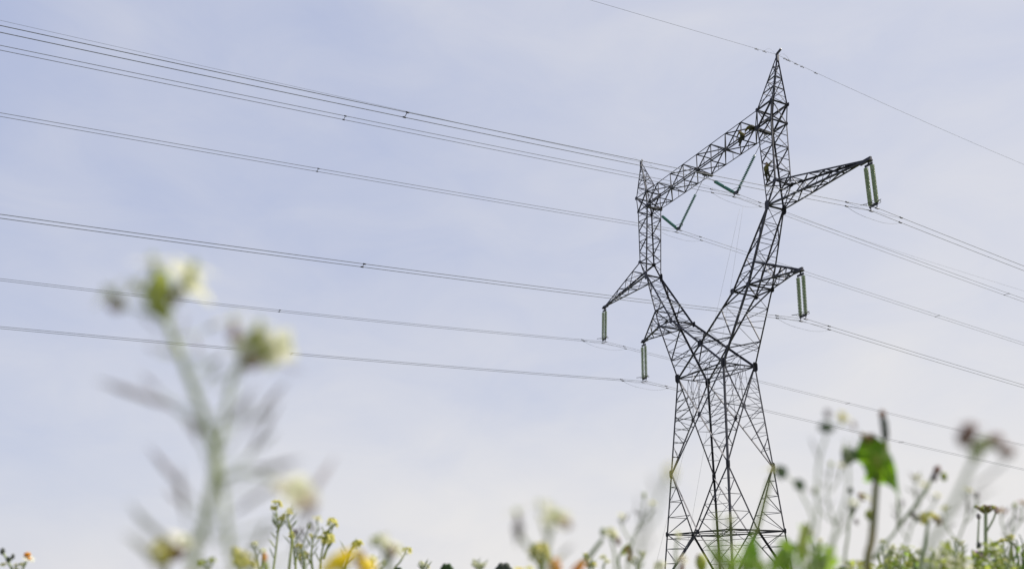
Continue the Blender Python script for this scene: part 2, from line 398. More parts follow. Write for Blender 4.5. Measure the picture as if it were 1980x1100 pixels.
    # ---- cross arms
    for up in (1, 0):
        if up:
            tn, tf, bn, bf = P(xao, -ya, za), P(xao, ya, za), P(xp, -yp, zp), P(xp, yp, zp); tip = P(xu, 0, zu); nn = 5
        else:
            kk = (29.85+Z0-zk)/(zp-zk); xx, yy = xko+(xp-xko)*kk, yk+(yp-yk)*kk
            tn, tf, bn, bf = P(xx, -yy, 29.85+Z0), P(xx, yy, 29.85+Z0), P(xko, -yk, zk), P(xko, yk, zk); tip = P(xl, 0, zl); nn = 4
        e = .95
        m = MB(); ts = [lerp(c, tip, e) for c in (tn, tf, bn, bf)]
        zig(m, tn, ts[0], bn, ts[2], nn, .085, posts=True, wp=.065, start=1); zig(m, tf, ts[1], bf, ts[3], nn, .085, posts=True, wp=.065, start=1)
        zig(m, bn, ts[2], bf, ts[3], nn, .08, posts=True, wp=.065); zig(m, tn, ts[0], tf, ts[1], nn, .07, posts=True, wp=.06)
        if up: m.angle(tn, tf, .12)
        if not up: m.angle(tn, tf, .1); m.angle(tn, lerp(P(xki, -yk, zk), P(xp, -yp, zp), kk), .1); m.angle(tf, lerp(P(xki, yk, zk), P(xp, yp, zp), kk), .1)
        ca = m.build('cross_arm', M['steel'], pyl)
        for c in (tn, tf, bn, bf): chord(ca, [c, lerp(c, tip, .985)], .15 if up else .13, V((0, -c.y, -1 if c.z > zp else 1)))
        m = MB(); m.box(tip+V((-sx*.25, 0, .0)), (.55, 0, 0), (0, .10, 0), (0, 0, .16)); m.box(tip+V((sx*.12, 0, -.12)), (.16, 0, 0), (0, .22, 0), (0, 0, .07))
        m.build('end_plate', M['chord'], ca)
# ---- bridge beam between the two columns
m = MB(); NP = 8; thin = MB()
def bx(k, top): return (-(xti if top else xbi))+2*(xti if top else xbi)*k/NP
for sy in (-1, 1):
    for k in range(NP):
        A, A1, B, B1 = V((bx(k, 0), sy*yb, zb)), V((bx(k+1, 0), sy*yb, zb)), V((bx(k, 1), sy*yb, zt)), V((bx(k+1, 1), sy*yb, zt))
        if k % 2 == 0: m.angle(A, B1, .09)
        else: m.angle(B, A1, .09)
        if k: m.angle(A, B, .075)
        m.angle(lerp(A, A1, .5), lerp(A, B1, .5) if k % 2 == 0 else lerp(B, A1, .5), .045)
for z, top in ((zb, 0), (zt, 1)):
    for k in range(NP):
        a, a1, b, b1 = V((bx(k, top), -yb, z)), V((bx(k+1, top), -yb, z)), V((bx(k, top), yb, z)), V((bx(k+1, top), yb, z))
        if k % 2 == 0: m.angle(a, b1, .085)
        else: m.angle(b, a1, .085)
        m.angle(a, b, .08)
bd = m.build('bridge_beam', M['steel'], pyl)
for sy in (-1, 1):
    chord(bd, [(-xbi, sy*yb, zb), (xbi, sy*yb, zb)], .10, (0, -sy, 1)); chord(bd, [(-xti-1.9, sy*yb, zt), (xti+1.9, sy*yb, zt)], .095, (0, -sy, -1))
for x in (-xbi+.05, 0, xbi-.05):
    m = MB(); m.box((x, 0, zb-.14), (.14, 0, 0), (0, yb+.1, 0), (0, 0, .09)); m.box((x, 0, zb-.30), (.05, 0, 0), (0, .28, 0), (0, 0, .1)); m.build('hanger_bracket', M['darkst'], bd)

RZ = Matrix.Rotation(-AZ, 4, 'Z')
def W(p): return RZ @ V(p) + V((TX, TY, 0))    # pylon coordinates -> world

# ------------------------------------------------------------------ insulators
def disc_stack(mb, p, q, n, r):
    p = V(p); q = V(q); d = q-p; s = d.length/n; dn = d.normalized()
    prof = []
    for i in range(n):
        h = i*s
        prof += [(.045, h), (.085, h+s*.16), (r, h+s*.42), (r*.95, h+s*.66), (.085, h+s*.80), (.045, h+s*.98)]
    mb.lathe(p, dn, prof, 10)
def ring(mb, c, u, v, ru, rv, r, n=18):
    pts = [V(c)+V(u)*ru*cos(2*pi*k/n)+V(v)*rv*sin(2*pi*k/n) for k in range(n+1)]; mb.tube(pts, r, n=5)
INS = 'insulator strings carrying the conductors'
def vertical_string(tip, clamp, label):
    """double string hanging straight down from a cross arm tip (pylon coordinates)"""
    tip = V(tip); clamp = V(clamp)
    o = empty('suspension_insulator', W(tip), -AZ); tag(o, label, 'insulator', INS)
    dv = clamp-tip; top = V((0, 0, -.15)); bot = dv+V((0, 0, .42))
    m = MB(); m.box(V((0, 0, -.28)), (.05, 0, 0), (0, .05, 0), (0, 0, .22)); m.box(lerp(top, bot, .08), (.38, 0, 0), (0, .05, 0), (0, 0, .09)); m.build('yoke_plate', M['fitting'], o)
    for s in (-1, 1):
        a = lerp(top, bot, .12)+V((s*.31, 0, 0)); b = bot+V((s*.31, 0, .05))
        m = MB(); disc_stack(m, a, b, 26, .19); st = m.build('glass_disc_string', M['glass'], o)
        m = MB(); m.tube([a+V((0, 0, .25)), a], .035); m.build('end_cap', M['fitting'], st)
        m = MB(); m.tube([b, b-V((0, 0, .15))], .05); m.build('end_cap', M['fitting'], st)
    m = MB(); m.box(bot+V((0, 0, -.06)), (.42, 0, 0), (0, .04, 0), (0, 0, .10)); m.build('yoke_plate', M['fitting'], o)
    for s in (-1, 1):
        m = MB(); ring(m, bot+V((s*.27, 0, .12)), (1, 0, 0), (0, 1, 0), .3, .42, .022); m.tube([bot+V((s*.4, -.42 if s < 0 else 0, .12)), bot+V((s*.75, -.6 if s < 0 else 0, .14))], .03); m.build('corona_ring', M['fitting'], o)
    for s in (-1, 1):
        m = MB(); c = dv+V((s*.29, 0, 0)); m.tube([c+V((s*.05, 0, .32)), c+V((0, 0, .05))], .04)
        m.tube([c+V((0, -.24, -.01)), c+V((0, -.1, -.05)), c+V((0, .1, -.05)), c+V((0, .24, -.01))], .05); m.build('suspension_clamp', M['fitting'], o)
def vee_string(x, z, s, label):
    """V of two strings under the bridge; x,z the clamp (pylon coordinates)"""
    o = empty('v_string_insulator', W((x, 0, z)), -AZ); tag(o, label, 'insulator', INS)
    yk_ = V((0, 0, .42))
    for e in ((s*(xbi-.1)-x if s > 0 else -.0-x, zb-.38-z), ((0-x) if s > 0 else s*(xbi-.1)-x, zb-.38-z)):
        top = V((e[0], 0, e[1])); sg = 1 if top.x > 0 else -1
        b = yk_+V((sg*.28, 0, .02)); a = lerp(top, b, .36)
        thick = .17
        m = MB(); disc_stack(m, a, b, 22, thick); st = m.build('glass_disc_string', M['teal'], o)
        m = MB(); m.tube([top, a], .028); m.build('link_rod', M['thin'], st)
    m = MB(); m.box(yk_+V((0, 0, -.05)), (.36, 0, 0), (0, .04, 0), (0, 0, .12)); m.box(yk_+V((0, 0, -.2)), (.22, 0, 0), (0, .04, 0), (0, 0, .06)); m.build('yoke_plate', M['fitting'], o)
    m = MB(); ring(m, yk_+V((0, 0, .16)), (1, 0, 0), (0, 1, 0), .62, .36, .022); m.tube([yk_, yk_+V((.8, 0, .15))], .03); m.build('corona_ring', M['fitting'], o)
    for q in (-1, 1):
        m = MB(); c = V((q*.29, 0, 0)); m.tube([c+V((0, 0, .3)), c+V((0, 0, .05))], .04)
        m.tube([c+V((0, -.24, -.01)), c+V((0, -.1, -.05)), c+V((0, .1, -.05)), c+V((0, .24, -.01))], .05); m.build('suspension_clamp', M['fitting'], o)
PH = {  # phase: clamp x, clamp z, left slope, left curvature, right slope, right curvature
 'UR': (20.469, 29.967+Z0, -.0665, 1.759e-4, -.0955, 1.6e-4),
 'VR': (4.60, 38.42+Z0, -.0578, .91e-4, -.0950, 1.3e-4),
 'VL': (-4.83, 38.43+Z0, -.0558, .89e-4, -.0905, 0.6e-4),
 'LR': (12.10, 23.03+Z0, -.0579, 2.055e-4, -.0985, 2.0e-4),
 'UL': (-20.62, 29.88+Z0, -.0580, 2.627e-4, -.0955, 1.21e-4),
 'LL': (-12.26, 22.87+Z0, -.0493, 1.754e-4, -.0990, 1.5e-4)}
vertical_string((xu, 0, zu), (PH['UR'][0], 0, PH['UR'][1]), 'green glass double insulator string hanging from the tip of the long upper right cross arm')
vertical_string((xl, 0, zl), (PH['LR'][0], 0, PH['LR'][1]), 'green glass double insulator string hanging from the short lower right cross arm')
vertical_string((-xu, 0, zu), (PH['UL'][0], 0, PH['UL'][1]), 'green glass double insulator string hanging from the tip of the upper left cross arm')
vertical_string((-xl, 0, zl), (PH['LL'][0], 0, PH['LL'][1]), 'green glass double insulator string hanging from the lower left cross arm nearest the waist')
vee_string(PH['VR'][0], PH['VR'][1], 1, 'dark teal V of insulators under the upper half of the bridge beam')
vee_string(PH['VL'][0], PH['VL'][1], -1, 'dark teal V of insulators beside the left column under the beam')

# ------------------------------------------------------------------ conductors, spacers and earth wires
NAMES = {'UR': 'upper right cross arm', 'VR': 'right V string', 'VL': 'left V string', 'LR': 'lower right cross arm', 'UL': 'upper left cross arm', 'LL': 'lower left cross arm'}
def wire_z(k, t):
    x, z, b1, a1, b2, a2 = PH[k]
    return z+(b1*(-t)+a1*t*t if t < 0 else b2*t+a2*t*t)
TS = [-90+2.5*i for i in range(36)]+[0]+[1.5, 3, 5]+[8*i for i in range(1, 41)]
TS = sorted(set(TS))
for k in PH:
    x = PH[k][0]; off = .29
    for s, wd in ((1, 'higher'), (-1, 'lower')):
        o = empty('conductor_cable', W((x+s*off, 0, PH[k][1])), -AZ)
        tag(o, wd+' wire of the twin conductor clamped under the '+NAMES[k], 'cable', 'twin conductors running past the pylon')
        m = MB(); m.tube([V((0, t, wire_z(k, t)-PH[k][1])) for t in TS], .021, n=6); m.build('wire', M['wire'], o)
        # slack damping loop bridging the clamp, with its two end clips
        t0, t1 = -3.1 - .3*s, 3.1-.3*s
        f = lambda t: wire_z(k, t)-PH[k][1]
        m = MB(); pts = []
        for i in range(15):
            u = i/14; t = t0+(t1-t0)*u; pts.append(V((0, t, f(t)*(1-0)-.72*(sin(pi*u)**.8)*(1 if s < 0 else .45)-.02)))
        m.tube(pts, .012, n=5); m.build('damper_loop', M['wire'], o)
        for t in (t0, t1):
            m = MB(); m.tube([V((0, t-.16, f(t-.16))), V((0, t-.05, f(t)-.02)), V((0, t+.05, f(t)-.02)), V((0, t+.16, f(t+.16)))], .055, n=6); m.build('loop_clip', M['fitting'], o)
    for t in (-40, 42):
        z = wire_z(k, t)
        o = empty('conductor_spacer', W((x, t, z)), -AZ)
        side = {-40: 'left of the pylon', 42: 'right of the pylon'}[t]
        tag(o, 'bar between the '+NAMES[k]+' twin wires, '+side, 'spacer', 'spacers between the twin wires')
        m = MB(); m.tube([V((-.29, 0, 0)), V((.29, 0, 0))], .022); m.build('bar', M['fitting'], o)
        for s in (-1, 1):
            m = MB(); m.tube([V((s*.29, -.1, 0)), V((s*.29, 0, 0)), V((s*.29, .1, 0))], .045); m.build('clamp', M['fitting'], o)
def earth(sx, sl, sr, cl_, cr, label, damp):
    p0 = V((sx*xpk, 0, zpk-.05)); o = empty('earth_wire', W(p0), -AZ); tag(o, label, 'cable', 'earth wires on the pylon peaks')
    f = lambda t: (sl*(-t)+cl_*t*t) if t < 0 else sr*t+cr*t*t
    m = MB(); m.tube([V((0, t, f(t))) for t in TS], .0135, n=5); m.build('wire', M['wire'], o)
    for t in damp:
        m = MB()
        m.tube([V((0, t-.2, f(t)-.09)), V((0, t+.2, f(t)-.09))], .012); m.box(V((0, t, f(t)-.03)), (.03, 0, 0), (0, .03, 0), (0, 0, .07))
        for q in (-.17, .17): m.blob(V((0, t+q, f(t)-.09)), .045, (0, 1, 0), .07)
        m.build('vibration_damper', M['fitting'], o)
    for s in (-1, 1):
        m = MB(); m.tube([V((0, s*(.25+1.35*i/8), f(s*(.25+1.35*i/8))+.42*sin(pi*i/8))) for i in range(9)], .008, n=5)
        m.build('jumper_loop', M['wire'], o)
earth(1, -.066, -.0886, .9e-4, 5.0e-4, 'thin earth wire over the tip of the tall right peak', (-2.6, -1.6, 1.0, 1.45, 2.4, 3.2, 5.0))
earth(-1, -.048, -.0886, 1.03e-4, 3.5e-4, 'thin earth wire passing over the tip of the short left peak', ())
# two pale hand lines from the V-string yoke down to the ground
for (a, b, lab) in (((1437, 399), (1318, 1116), 'thin pale rope falling from the right V string, the right one of the two'), ((1430, 405), (1262, 1116), 'thin pale rope falling from the right V string, the left one of the two')):
    P0 = at(*a, 76.5); P1 = at(*b, 79); P1.z = max(P1.z, .2)
    m = MB(); m.tube([lerp(P0, P1, i/16)+V((0, 0, -1.2*sin(pi*i/16)*.5)) for i in range(17)], .011, n=5); o = m.build('hand_line', M['rope']); tag(o, lab, 'rope')

# ------------------------------------------------------------------ people: skinned figures
def person(J, bones, rad, zones, origin, label, look, torso):
    """J: joint -> position (pylon coords); one continuous skinned body"""
    base = V(origin); J = {k: base+(V(p)-base)*1.13 for k, p in J.items()}; o = empty('person', W(base), -AZ); tag(o, label, 'person', 'line workers up on the pylon')
    names = list(J); bm = bmesh.new(); vs = {n: bm.verts.new(V(J[n])-base) for n in names}
    for a, b in bones: bm.edges.new((vs[a], vs[b]))
    me = bpy.data.meshes.new('person_skeleton'); bm.to_mesh(me); bm.free()
    t = bpy.data.objects.new('person_skeleton', me); COL.objects.link(t)
    md = t.modifiers.new('skin', 'SKIN'); sv = me.skin_vertices[0].data if me.skin_vertices else None
    if sv is None:
        raise RuntimeError('no skin layer')
    for i, n in enumerate(names):
        r = rad[n]*(1.34 if rad[n] > .045 and n not in ('head', 'crown', 'neck') else 1); sv[i].radius = (r, r); sv[i].use_root = (n == 'pelvis')
    t.modifiers.new('sub', 'SUBSURF').levels = 1
    dg = bpy.context.evaluated_depsgraph_get(); ev = t.evaluated_get(dg); nm = bpy.data.meshes.new_from_object(ev)
    bpy.data.objects.remove(t)
    nm.name = 'body'; mats = [M['jacket'], M['trouser'], M['boot'], M['skin']]
    nm.materials.clear()
    for m_ in mats: nm.materials.append(m_)
    seg = [(V(J[a])-base, V(J[b])-base, zones.get((a, b), 0)) for a, b in bones]
    for p in nm.polygons:
        c = p.center; best = None
        for a, b, zn in seg:
            ab = b-a; u = max(0, min(1, (c-a).dot(ab)/max(1e-9, ab.length_squared))); d = (c-(a+ab*u)).length
            if best is None or d < best[0]: best = (d, zn)
        p.material_index = best[1]; p.use_smooth = True
    bo = bpy.data.objects.new('body', nm); COL.objects.link(bo); bo.parent = o
    hd = V(J['head'])-base; nk = V(J['neck'])-base; up = (hd-nk).normalized(); lk = V(look); lk = (lk-up*lk.dot(up)).normalized(); sd = up.cross(lk)
    m = MB(); m.lathe(hd+up*.02, up, [(.128, 0), (.130, .03), (.118, .08), (.08, .125), (.03, .145), (.0, .147)], 14)
    m.quadstrip([[hd+up*.02+lk*(.10+.07*i)+sd*q for q in (-.09, -.03, .03, .09)] for i in range(2)], closed=False); m.build('helmet', M['helmet'], o)
    for s in (-1, 1):
        m = MB(); m.blob(hd-up*.03+lk*.098+sd*s*.035, .012); m.build('eye', M['boot'], o)
    m = MB(); m.petal(hd-up*.03+lk*.09, -up+lk*.5, lk, .05, .03, mat=0); m.build('nose', M['skin'], o)
    m = MB(); m.blob(hd-up*.085+lk*.092, .012, sd, .03); m.build('mouth', M['skin'], o)
    for s in (-1, 1):
        m = MB(); m.blob(hd-up*.03+sd*s*.1, .018, up, .032); m.build('ear', M['skin'], o)
    m = MB(); a, b = V(J[torso[0]])-base, V(J[torso[1]])-base; d = (b-a).normalized(); u, v = perp(d)
    for q, rr in ((0.05, .165), (.55, .185)):
        c = lerp(a, b, q); ring(m, c, u, v, rr, rr, .022, 16)
    for s in (-1, 1):
        for w_ in (-1, 1): m.tube([lerp(a, b, .05)+u*s*.09+v*w_*.165, lerp(a, b, .6)+u*s*.10+v*w_*.19, lerp(a, b, .98)+u*s*.08+v*w_*.05], .02)
    m.build('harness', M['harness'], o)
    return o
BN = [('pelvis', 'waist'), ('waist', 'chest'), ('chest', 'neck'), ('neck', 'head'), ('head', 'crown')]
ZN = {('pelvis', 'waist'): 0, ('neck', 'head'): 3, ('head', 'crown'): 3}
RD = {'pelvis': .15, 'waist': .145, 'chest': .165, 'neck': .062, 'head': .098, 'crown': .07}
for s in 'lr':
    BN += [('pelvis', 'hip'+s), ('hip'+s, 'knee'+s), ('knee'+s, 'ankle'+s), ('ankle'+s, 'toe'+s), ('chest', 'sho'+s), ('sho'+s, 'elb'+s), ('elb'+s, 'wri'+s), ('wri'+s, 'palm'+s)]
    ZN.update({('pelvis', 'hip'+s): 1, ('hip'+s, 'knee'+s): 1, ('knee'+s, 'ankle'+s): 1, ('ankle'+s, 'toe'+s): 2, ('wri'+s, 'palm'+s): 3})
    RD.update({'hip'+s: .105, 'knee'+s: .068, 'ankle'+s: .05, 'toe'+s: .042, 'sho'+s: .075, 'elb'+s: .052, 'wri'+s: .038, 'palm'+s: .036})
    for i in range(5):
        BN += [('palm'+s if i else 'wri'+s, 'f%d' % i+s), ('f%d' % i+s, 'g%d' % i+s)]
        ZN.update({('palm'+s, 'f%d' % i+s): 3, ('wri'+s, 'f%d' % i+s): 3, ('f%d' % i+s, 'g%d' % i+s): 3})
        RD.update({'f%d' % i+s: .012, 'g%d' % i+s: .009})
def hands(J, side):
    """five bent fingers for each hand, spread across the palm and curled towards `side`"""
    for s in 'lr':
        wv = (V(J['wri'+s])-V(J['elb'+s])).normalized(); J['palm'+s] = V(J['wri'+s])+wv*.07
        c = V(side); c = (c-wv*c.dot(wv)).normalized(); b = wv.cross(c)
        for i in range(5):
            if i == 0:
                J['f0'+s] = V(J['wri'+s])+wv*.05+b*.055+c*.015; J['g0'+s] = J['f0'+s]+wv*.03+c*.04
            else:
                ln = (.045, .052, .048, .036)[i-1]
                J['f%d' % i+s] = V(J['palm'+s])+wv*ln+b*(.032-.021*(i-1)); J['g%d' % i+s] = J['f%d' % i+s]+c*.045+wv*.012
    return J
# climber on the right column, standing on the strut and facing the steel, one arm raised
x0, y0, z0 = 10.2, -1.22, za+.10
J = {'pelvis': (x0, y0, z0+.93), 'waist': (x0-.01, y0-.02, z0+1.10), 'chest': (x0-.02, y0, z0+1.36), 'neck': (x0-.02, y0+.03, z0+1.55), 'head': (x0-.01, y0+.06, z0+1.69), 'crown': (x0-.01, y0+.06, z0+1.79),
     'hipl': (x0-.10, y0, z0+.88), 'kneel': (x0-.13, y0+.10, z0+.50), 'anklel': (x0-.05, y0+.02, z0+.09), 'toel': (x0-.05, y0+.2, z0+.04),
     'hipr': (x0+.10, y0, z0+.88), 'kneer': (x0+.14, y0+.14, z0+.52), 'ankler': (x0+.12, y0+.05, z0+.10), 'toer': (x0+.12, y0+.22, z0+.05),
     'shol': (x0-.19, y0, z0+1.45), 'elbl': (x0-.33, y0+.08, z0+1.22), 'wril': (x0-.40, y0+.20, z0+1.40),
     'shor': (x0+.17, y0, z0+1.45), 'elbr': (x0+.36, y0+.10, z0+1.60), 'wrir': (x0+.56, y0+.20, z0+1.78)}
person(hands({k: V(v) for k, v in J.items()}, (0, 1, -.2)), BN, RD, ZN, (x0, y0, z0), 'person in olive workwear and harness standing inside the right column, one arm raised', (0, 1, .1), ('pelvis', 'chest'))
# worker straddling the near bottom chord of the beam
x0, y0, z0 = 7.15, -yb-.02, zb+.02
J = {'pelvis': (x0, y0, z0+.15), 'waist': (x0-.07, y0, z0+.31), 'chest': (x0-.2, y0, z0+.54), 'neck': (x0-.29, y0, z0+.70), 'head': (x0-.37, y0, z0+.81), 'crown': (x0-.41, y0, z0+.89),
     'hipl': (x0-.05, y0-.12, z0+.10), 'kneel': (x0-.30, y0-.26, z0-.16), 'anklel': (x0-.18, y0-.24, z0-.56), 'toel': (x0-.36, y0-.26, z0-.64),
     'hipr': (x0-.05, y0+.12, z0+.10), 'kneer': (x0-.44, y0+.2, z0+.06), 'ankler': (x0-.66, y0+.22, z0-.28), 'toer': (x0-.82, y0+.22, z0-.32),
     'shol': (x0-.22, y0-.18, z0+.60), 'elbl': (x0-.42, y0-.26, z0+.36), 'wril': (x0-.60, y0-.16, z0+.20),
     'shor': (x0-.22, y0+.18, z0+.60), 'elbr': (x0-.48, y0+.24, z0+.44), 'wrir': (x0-.70, y0+.18, z0+.24)}
person(hands({k: V(v) for k, v in J.items()}, (0, 0, -1)), BN, RD, ZN, (x0, y0, z0), 'person in dark olive workwear straddling the beam with both legs hanging', (-1, 0, -.2), ('pelvis', 'chest'))
# worker lying forward over the beam beside the column
x0, y0, z0 = 8.55, -yb-.02, zb+.12
J = {'pelvis': (x0, y0, z0+.30), 'waist': (x0-.15, y0, z0+.42), 'chest': (x0-.40, y0-.02, z0+.46), 'neck': (x0-.58, y0-.03, z0+.44), 'head': (x0-.70, y0-.04, z0+.44), 'crown': (x0-.79, y0-.04, z0+.45),
     'hipl': (x0+.02, y0-.12, z0+.24), 'kneel': (x0-.24, y0-.2, z0+.02), 'anklel': (x0+.12, y0-.2, z0-.10), 'toel': (x0+.06, y0-.2, z0-.22),
     'hipr': (x0+.02, y0+.12, z0+.24), 'kneer': (x0-.2, y0+.24, z0+.06), 'ankler': (x0+.2, y0+.22, z0+.0), 'toer': (x0+.18, y0+.22, z0-.12),
     'shol': (x0-.46, y0-.18, z0+.44), 'elbl': (x0-.62, y0-.26, z0+.22), 'wril': (x0-.80, y0-.16, z0+.08),
     'shor': (x0-.46, y0+.16, z0+.48), 'elbr': (x0-.72, y0+.20, z0+.56), 'wrir': (x0-.98, y0+.14, z0+.60)}
person(hands({k: V(v) for k, v in J.items()}, (0, 0, -1)), BN, RD, ZN, (x0, y0, z0), 'person in olive workwear crouching forward on the beam against the right column', (-.3, 0, -1), ('pelvis', 'chest'))

# ------------------------------------------------------------------ wild flowers close to the lens
def bez(p, n=8):
    """smooth curve through the given points"""
    p = [V(q) for q in p]
    if len(p) < 3: return [lerp(p[0], p[-1], i/3) for i in range(4)]
    P_ = [p[0]*2-p[1]]+p+[p[-1]*2-p[-2]]; o = []
    for i in range(1, len(P_)-2):
        a, b, c, d = P_[i-1:i+3]
        for k in range(n):
            t = k/n; o.append(.5*((2*b)+(c-a)*t+(2*a-5*b+4*c-d)*t*t+(3*b-a-3*c+d)*t**3))
    o.append(p[-1]); return o
class Plant:
    def __init__(s, name, label, cat, px, py, Y, group=None):
        """root the plant on the ground below the point seen at px,py at depth Y"""
        p = at(px, py, Y); s.base = V((p.x, p.y, 0)); s.Y = Y
        s.o = empty(name, s.base); tag(s.o, label, cat, group); s.n = 0; s.rnd = random.Random(int(px*7+py*13+Y*1000))
    def P(s, px, py, dy=0): return at(px, py, s.Y+dy)-s.base
    def u(s, pixels): return pixels/F_PX*s.Y                  # size on the plant of so many photograph pixels
    def stem(s, pts, r0, r1=None, m='stem', name='stem', root=False, dy=None):
        q = [s.P(*p) for p in pts]
        if root: q = [V((0, 0, -.02)), V((q[0].x*.5, q[0].y*.5, q[0].z*.5))]+q
        mb = MB(); mb.tube(bez(q, 5), r0, r1 if r1 else r0*.6, n=7); return mb.build(name, M[m], s.o)
    def pod(s, a, b, r, m='pod', bend=.1):
        a = s.P(*a); b = s.P(*b); d = b-a; L = d.length; mb = MB(); k = s.rnd.uniform(-1, 1)*bend*L
        pts = [lerp(a, b, i/8)+V((0, k*sin(pi*i/8), k*.6*sin(pi*i/8))) for i in range(9)]
        rr = [.25, .3, .8, 1, .85, 1, .8, .35, .12]; u = None; rings = []
        dn = d.normalized(); u, v = perp(dn)
        for p, q in zip(pts, rr): rings.append([p+(u*cos(2*pi*j/7)+v*sin(2*pi*j/7))*r*q for j in range(7)])
        mb.quadstrip(rings); return mb.build('seed_pod', M[m], s.o)
    def cross_flower(s, px, py, size, d=(0, -.3, 1), dy=0, pm='petal', cm='lime', n=4, open_=.9, calyx='stem', spread=1.):
        """four-petalled flower: petals (one mesh each), centre and calyx"""
        c = s.P(px, py, dy); d = V(d).normalized(); u, v = perp(d); R_ = s.u(size); r = s.rnd
        mb = MB(); mb.lathe(c-d*R_*.75, d, [(R_*.05, 0), (R_*.14, R_*.12), (R_*.17, R_*.45), (R_*.13, R_*.75)], 8); f = mb.build('flower', M[calyx], s.o)
        a0 = r.uniform(0, pi)
        for i in range(n):
            a = a0+2*pi*i/n+r.uniform(-.2, .2); rad = u*cos(a)+v*sin(a)
            mb = MB(); mb.petal(c+rad*R_*.08, rad*open_+d*(1-open_*.7)*r.uniform(.6, 1.2), d, R_*r.uniform(.85, 1.1)*spread, R_*.85, curl=r.uniform(.1, .5), tip=.8); mb.build('petal', M[pm], f)
        mb = MB()
        mb.blob(c+d*R_*.12, R_*.2, d, R_*.28, mat=0); mb.build('flower_centre', M[cm], f)
        return f
    def bud(s, px, py, size, m='lime', d=(0, 0, 1), dy=0, el=1.5, name='bud'):
        mb = MB(); mb.blob(s.P(px, py, dy), s.u(size)/2, d, s.u(size)/2*el, n=9, jit=.08); return mb.build(name, M[m], s.o)
    def leaf(s, a, b, wd, m='leaf', curl=.2, up=None, name='leaf', cup=.2):
        A = s.P(*a); B = s.P(*b); mb = MB(); mb.petal(A, B-A, V(up) if up else V((s.rnd.uniform(-.5, .5), -1, s.rnd.uniform(0, .6))), (B-A).length, s.u(wd), curl, nu=7, cup=cup, tip=.75)
        return mb.build(name, M[m], s.o)
    def cluster(s, px, py, size, pm='mustard', n=7, cm='lime'):
        """small inflorescence: tiny four-petalled flowers and buds round a stem tip"""
        r = s.rnd; R_ = s.u(size)/2*1.15; c = s.P(px, py)
        for i in range(n):
            a = r.uniform(0, 2*pi); h = r.uniform(-.5, .6); q = c+V((cos(a)*R_*.75*r.uniform(.5, 1.1), sin(a)*R_*.75, h*R_))
            mb = MB(); dd = (q-c+V((0, 0, R_*.5))).normalized(); u, v = perp(dd); fr = R_*r.uniform(.5, .85)
            mb.tube([c-V((0, 0, R_*.9)), lerp(c, q, .6)-V((0, 0, R_*.3)), q], R_*.035, n=4, mat=1)
            for k in range(4):
                rad = u*cos(k*pi/2+a)+v*sin(k*pi/2+a); mb.petal(q, rad+dd*.35, dd, fr, fr*.8, .25, nu=3)
            mb.blob(q+dd*fr*.1, fr*.2, dd, fr*.3, n=6, mat=1)
            mb.build('flower', [M[pm], M[cm]], s.o)
        mb = MB(); mb.blob(c+V((0, 0, R_*.35)), R_*.22, (0, 0, 1), R_*.26, n=7, jit=.2); mb.build('bud', M[cm], s.o)
    def daisy(s, px, py, size, pm='petalw', cm='orange', d=(0, -.4, 1), n=14, dy=0):
        c = s.P(px, py, dy); d = V(d).normalized(); u, v = perp(d); R_ = s.u(size)/2; r = s.rnd
        mb = MB(); mb.lathe(c-d*R_*.45, d, [(R_*.06, 0), (R_*.3, R_*.15), (R_*.38, R_*.4), (R_*.3, R_*.5)], 9); f = mb.build('flower', M['stem'], s.o)
        mb = MB()
        for i in range(n):
            a = 2*pi*i/n+r.uniform(-.1, .1); rad = u*cos(a)+v*sin(a); mb.petal(c+rad*R_*.25, rad+d*r.uniform(-.1, .25), d, R_*.8, R_*.36, r.uniform(0, .3), nu=3, tip=.8)
        mb.build('petal', M[pm], f)
        mb = MB(); mb.lathe(c-d*R_*.02, d, [(R_*.33, 0), (R_*.34, R_*.1), (R_*.22, R_*.22), (0, R_*.26)], 10); mb.build('flower_centre', M[cm], f); return f
    def foliage(s, px0, px1, py0, py1, n, ln, wd, m='leaf', spread=.12, name='foliage'):
        """many small leaves through the crown of a herb, one mesh"""
        r = s.rnd; mb = MB()
        for i in range(n):
            x = r.uniform(px0, px1); mid = (px0+px1)/2; e = 1-abs((x-mid)/(px1-px0)*2)**2*.7
            y = py1-(py1-py0)*1.12*r.random()**1.25*e
            p = s.P(x, y, r.uniform(-spread, spread)); a = r.uniform(0, 2*pi); d = V((cos(a), sin(a)*.8, r.uniform(-.2, .9)))
            k = r.uniform(.6, 1.25); mb.petal(p, d, V((r.uniform(-1, 1), r.uniform(-1, .3), 1)), s.u(ln)*k, s.u(wd)*k, r.uniform(-.2, .4), nu=4, tip=.8)
            mb.tube([p-V((r.uniform(-.4, .4), r.uniform(-.4, .4), 1)).normalized()*s.u(ln)*1.2, p], s.u(1.1), n=4)
        return mb.build(name, M[m], s.o)

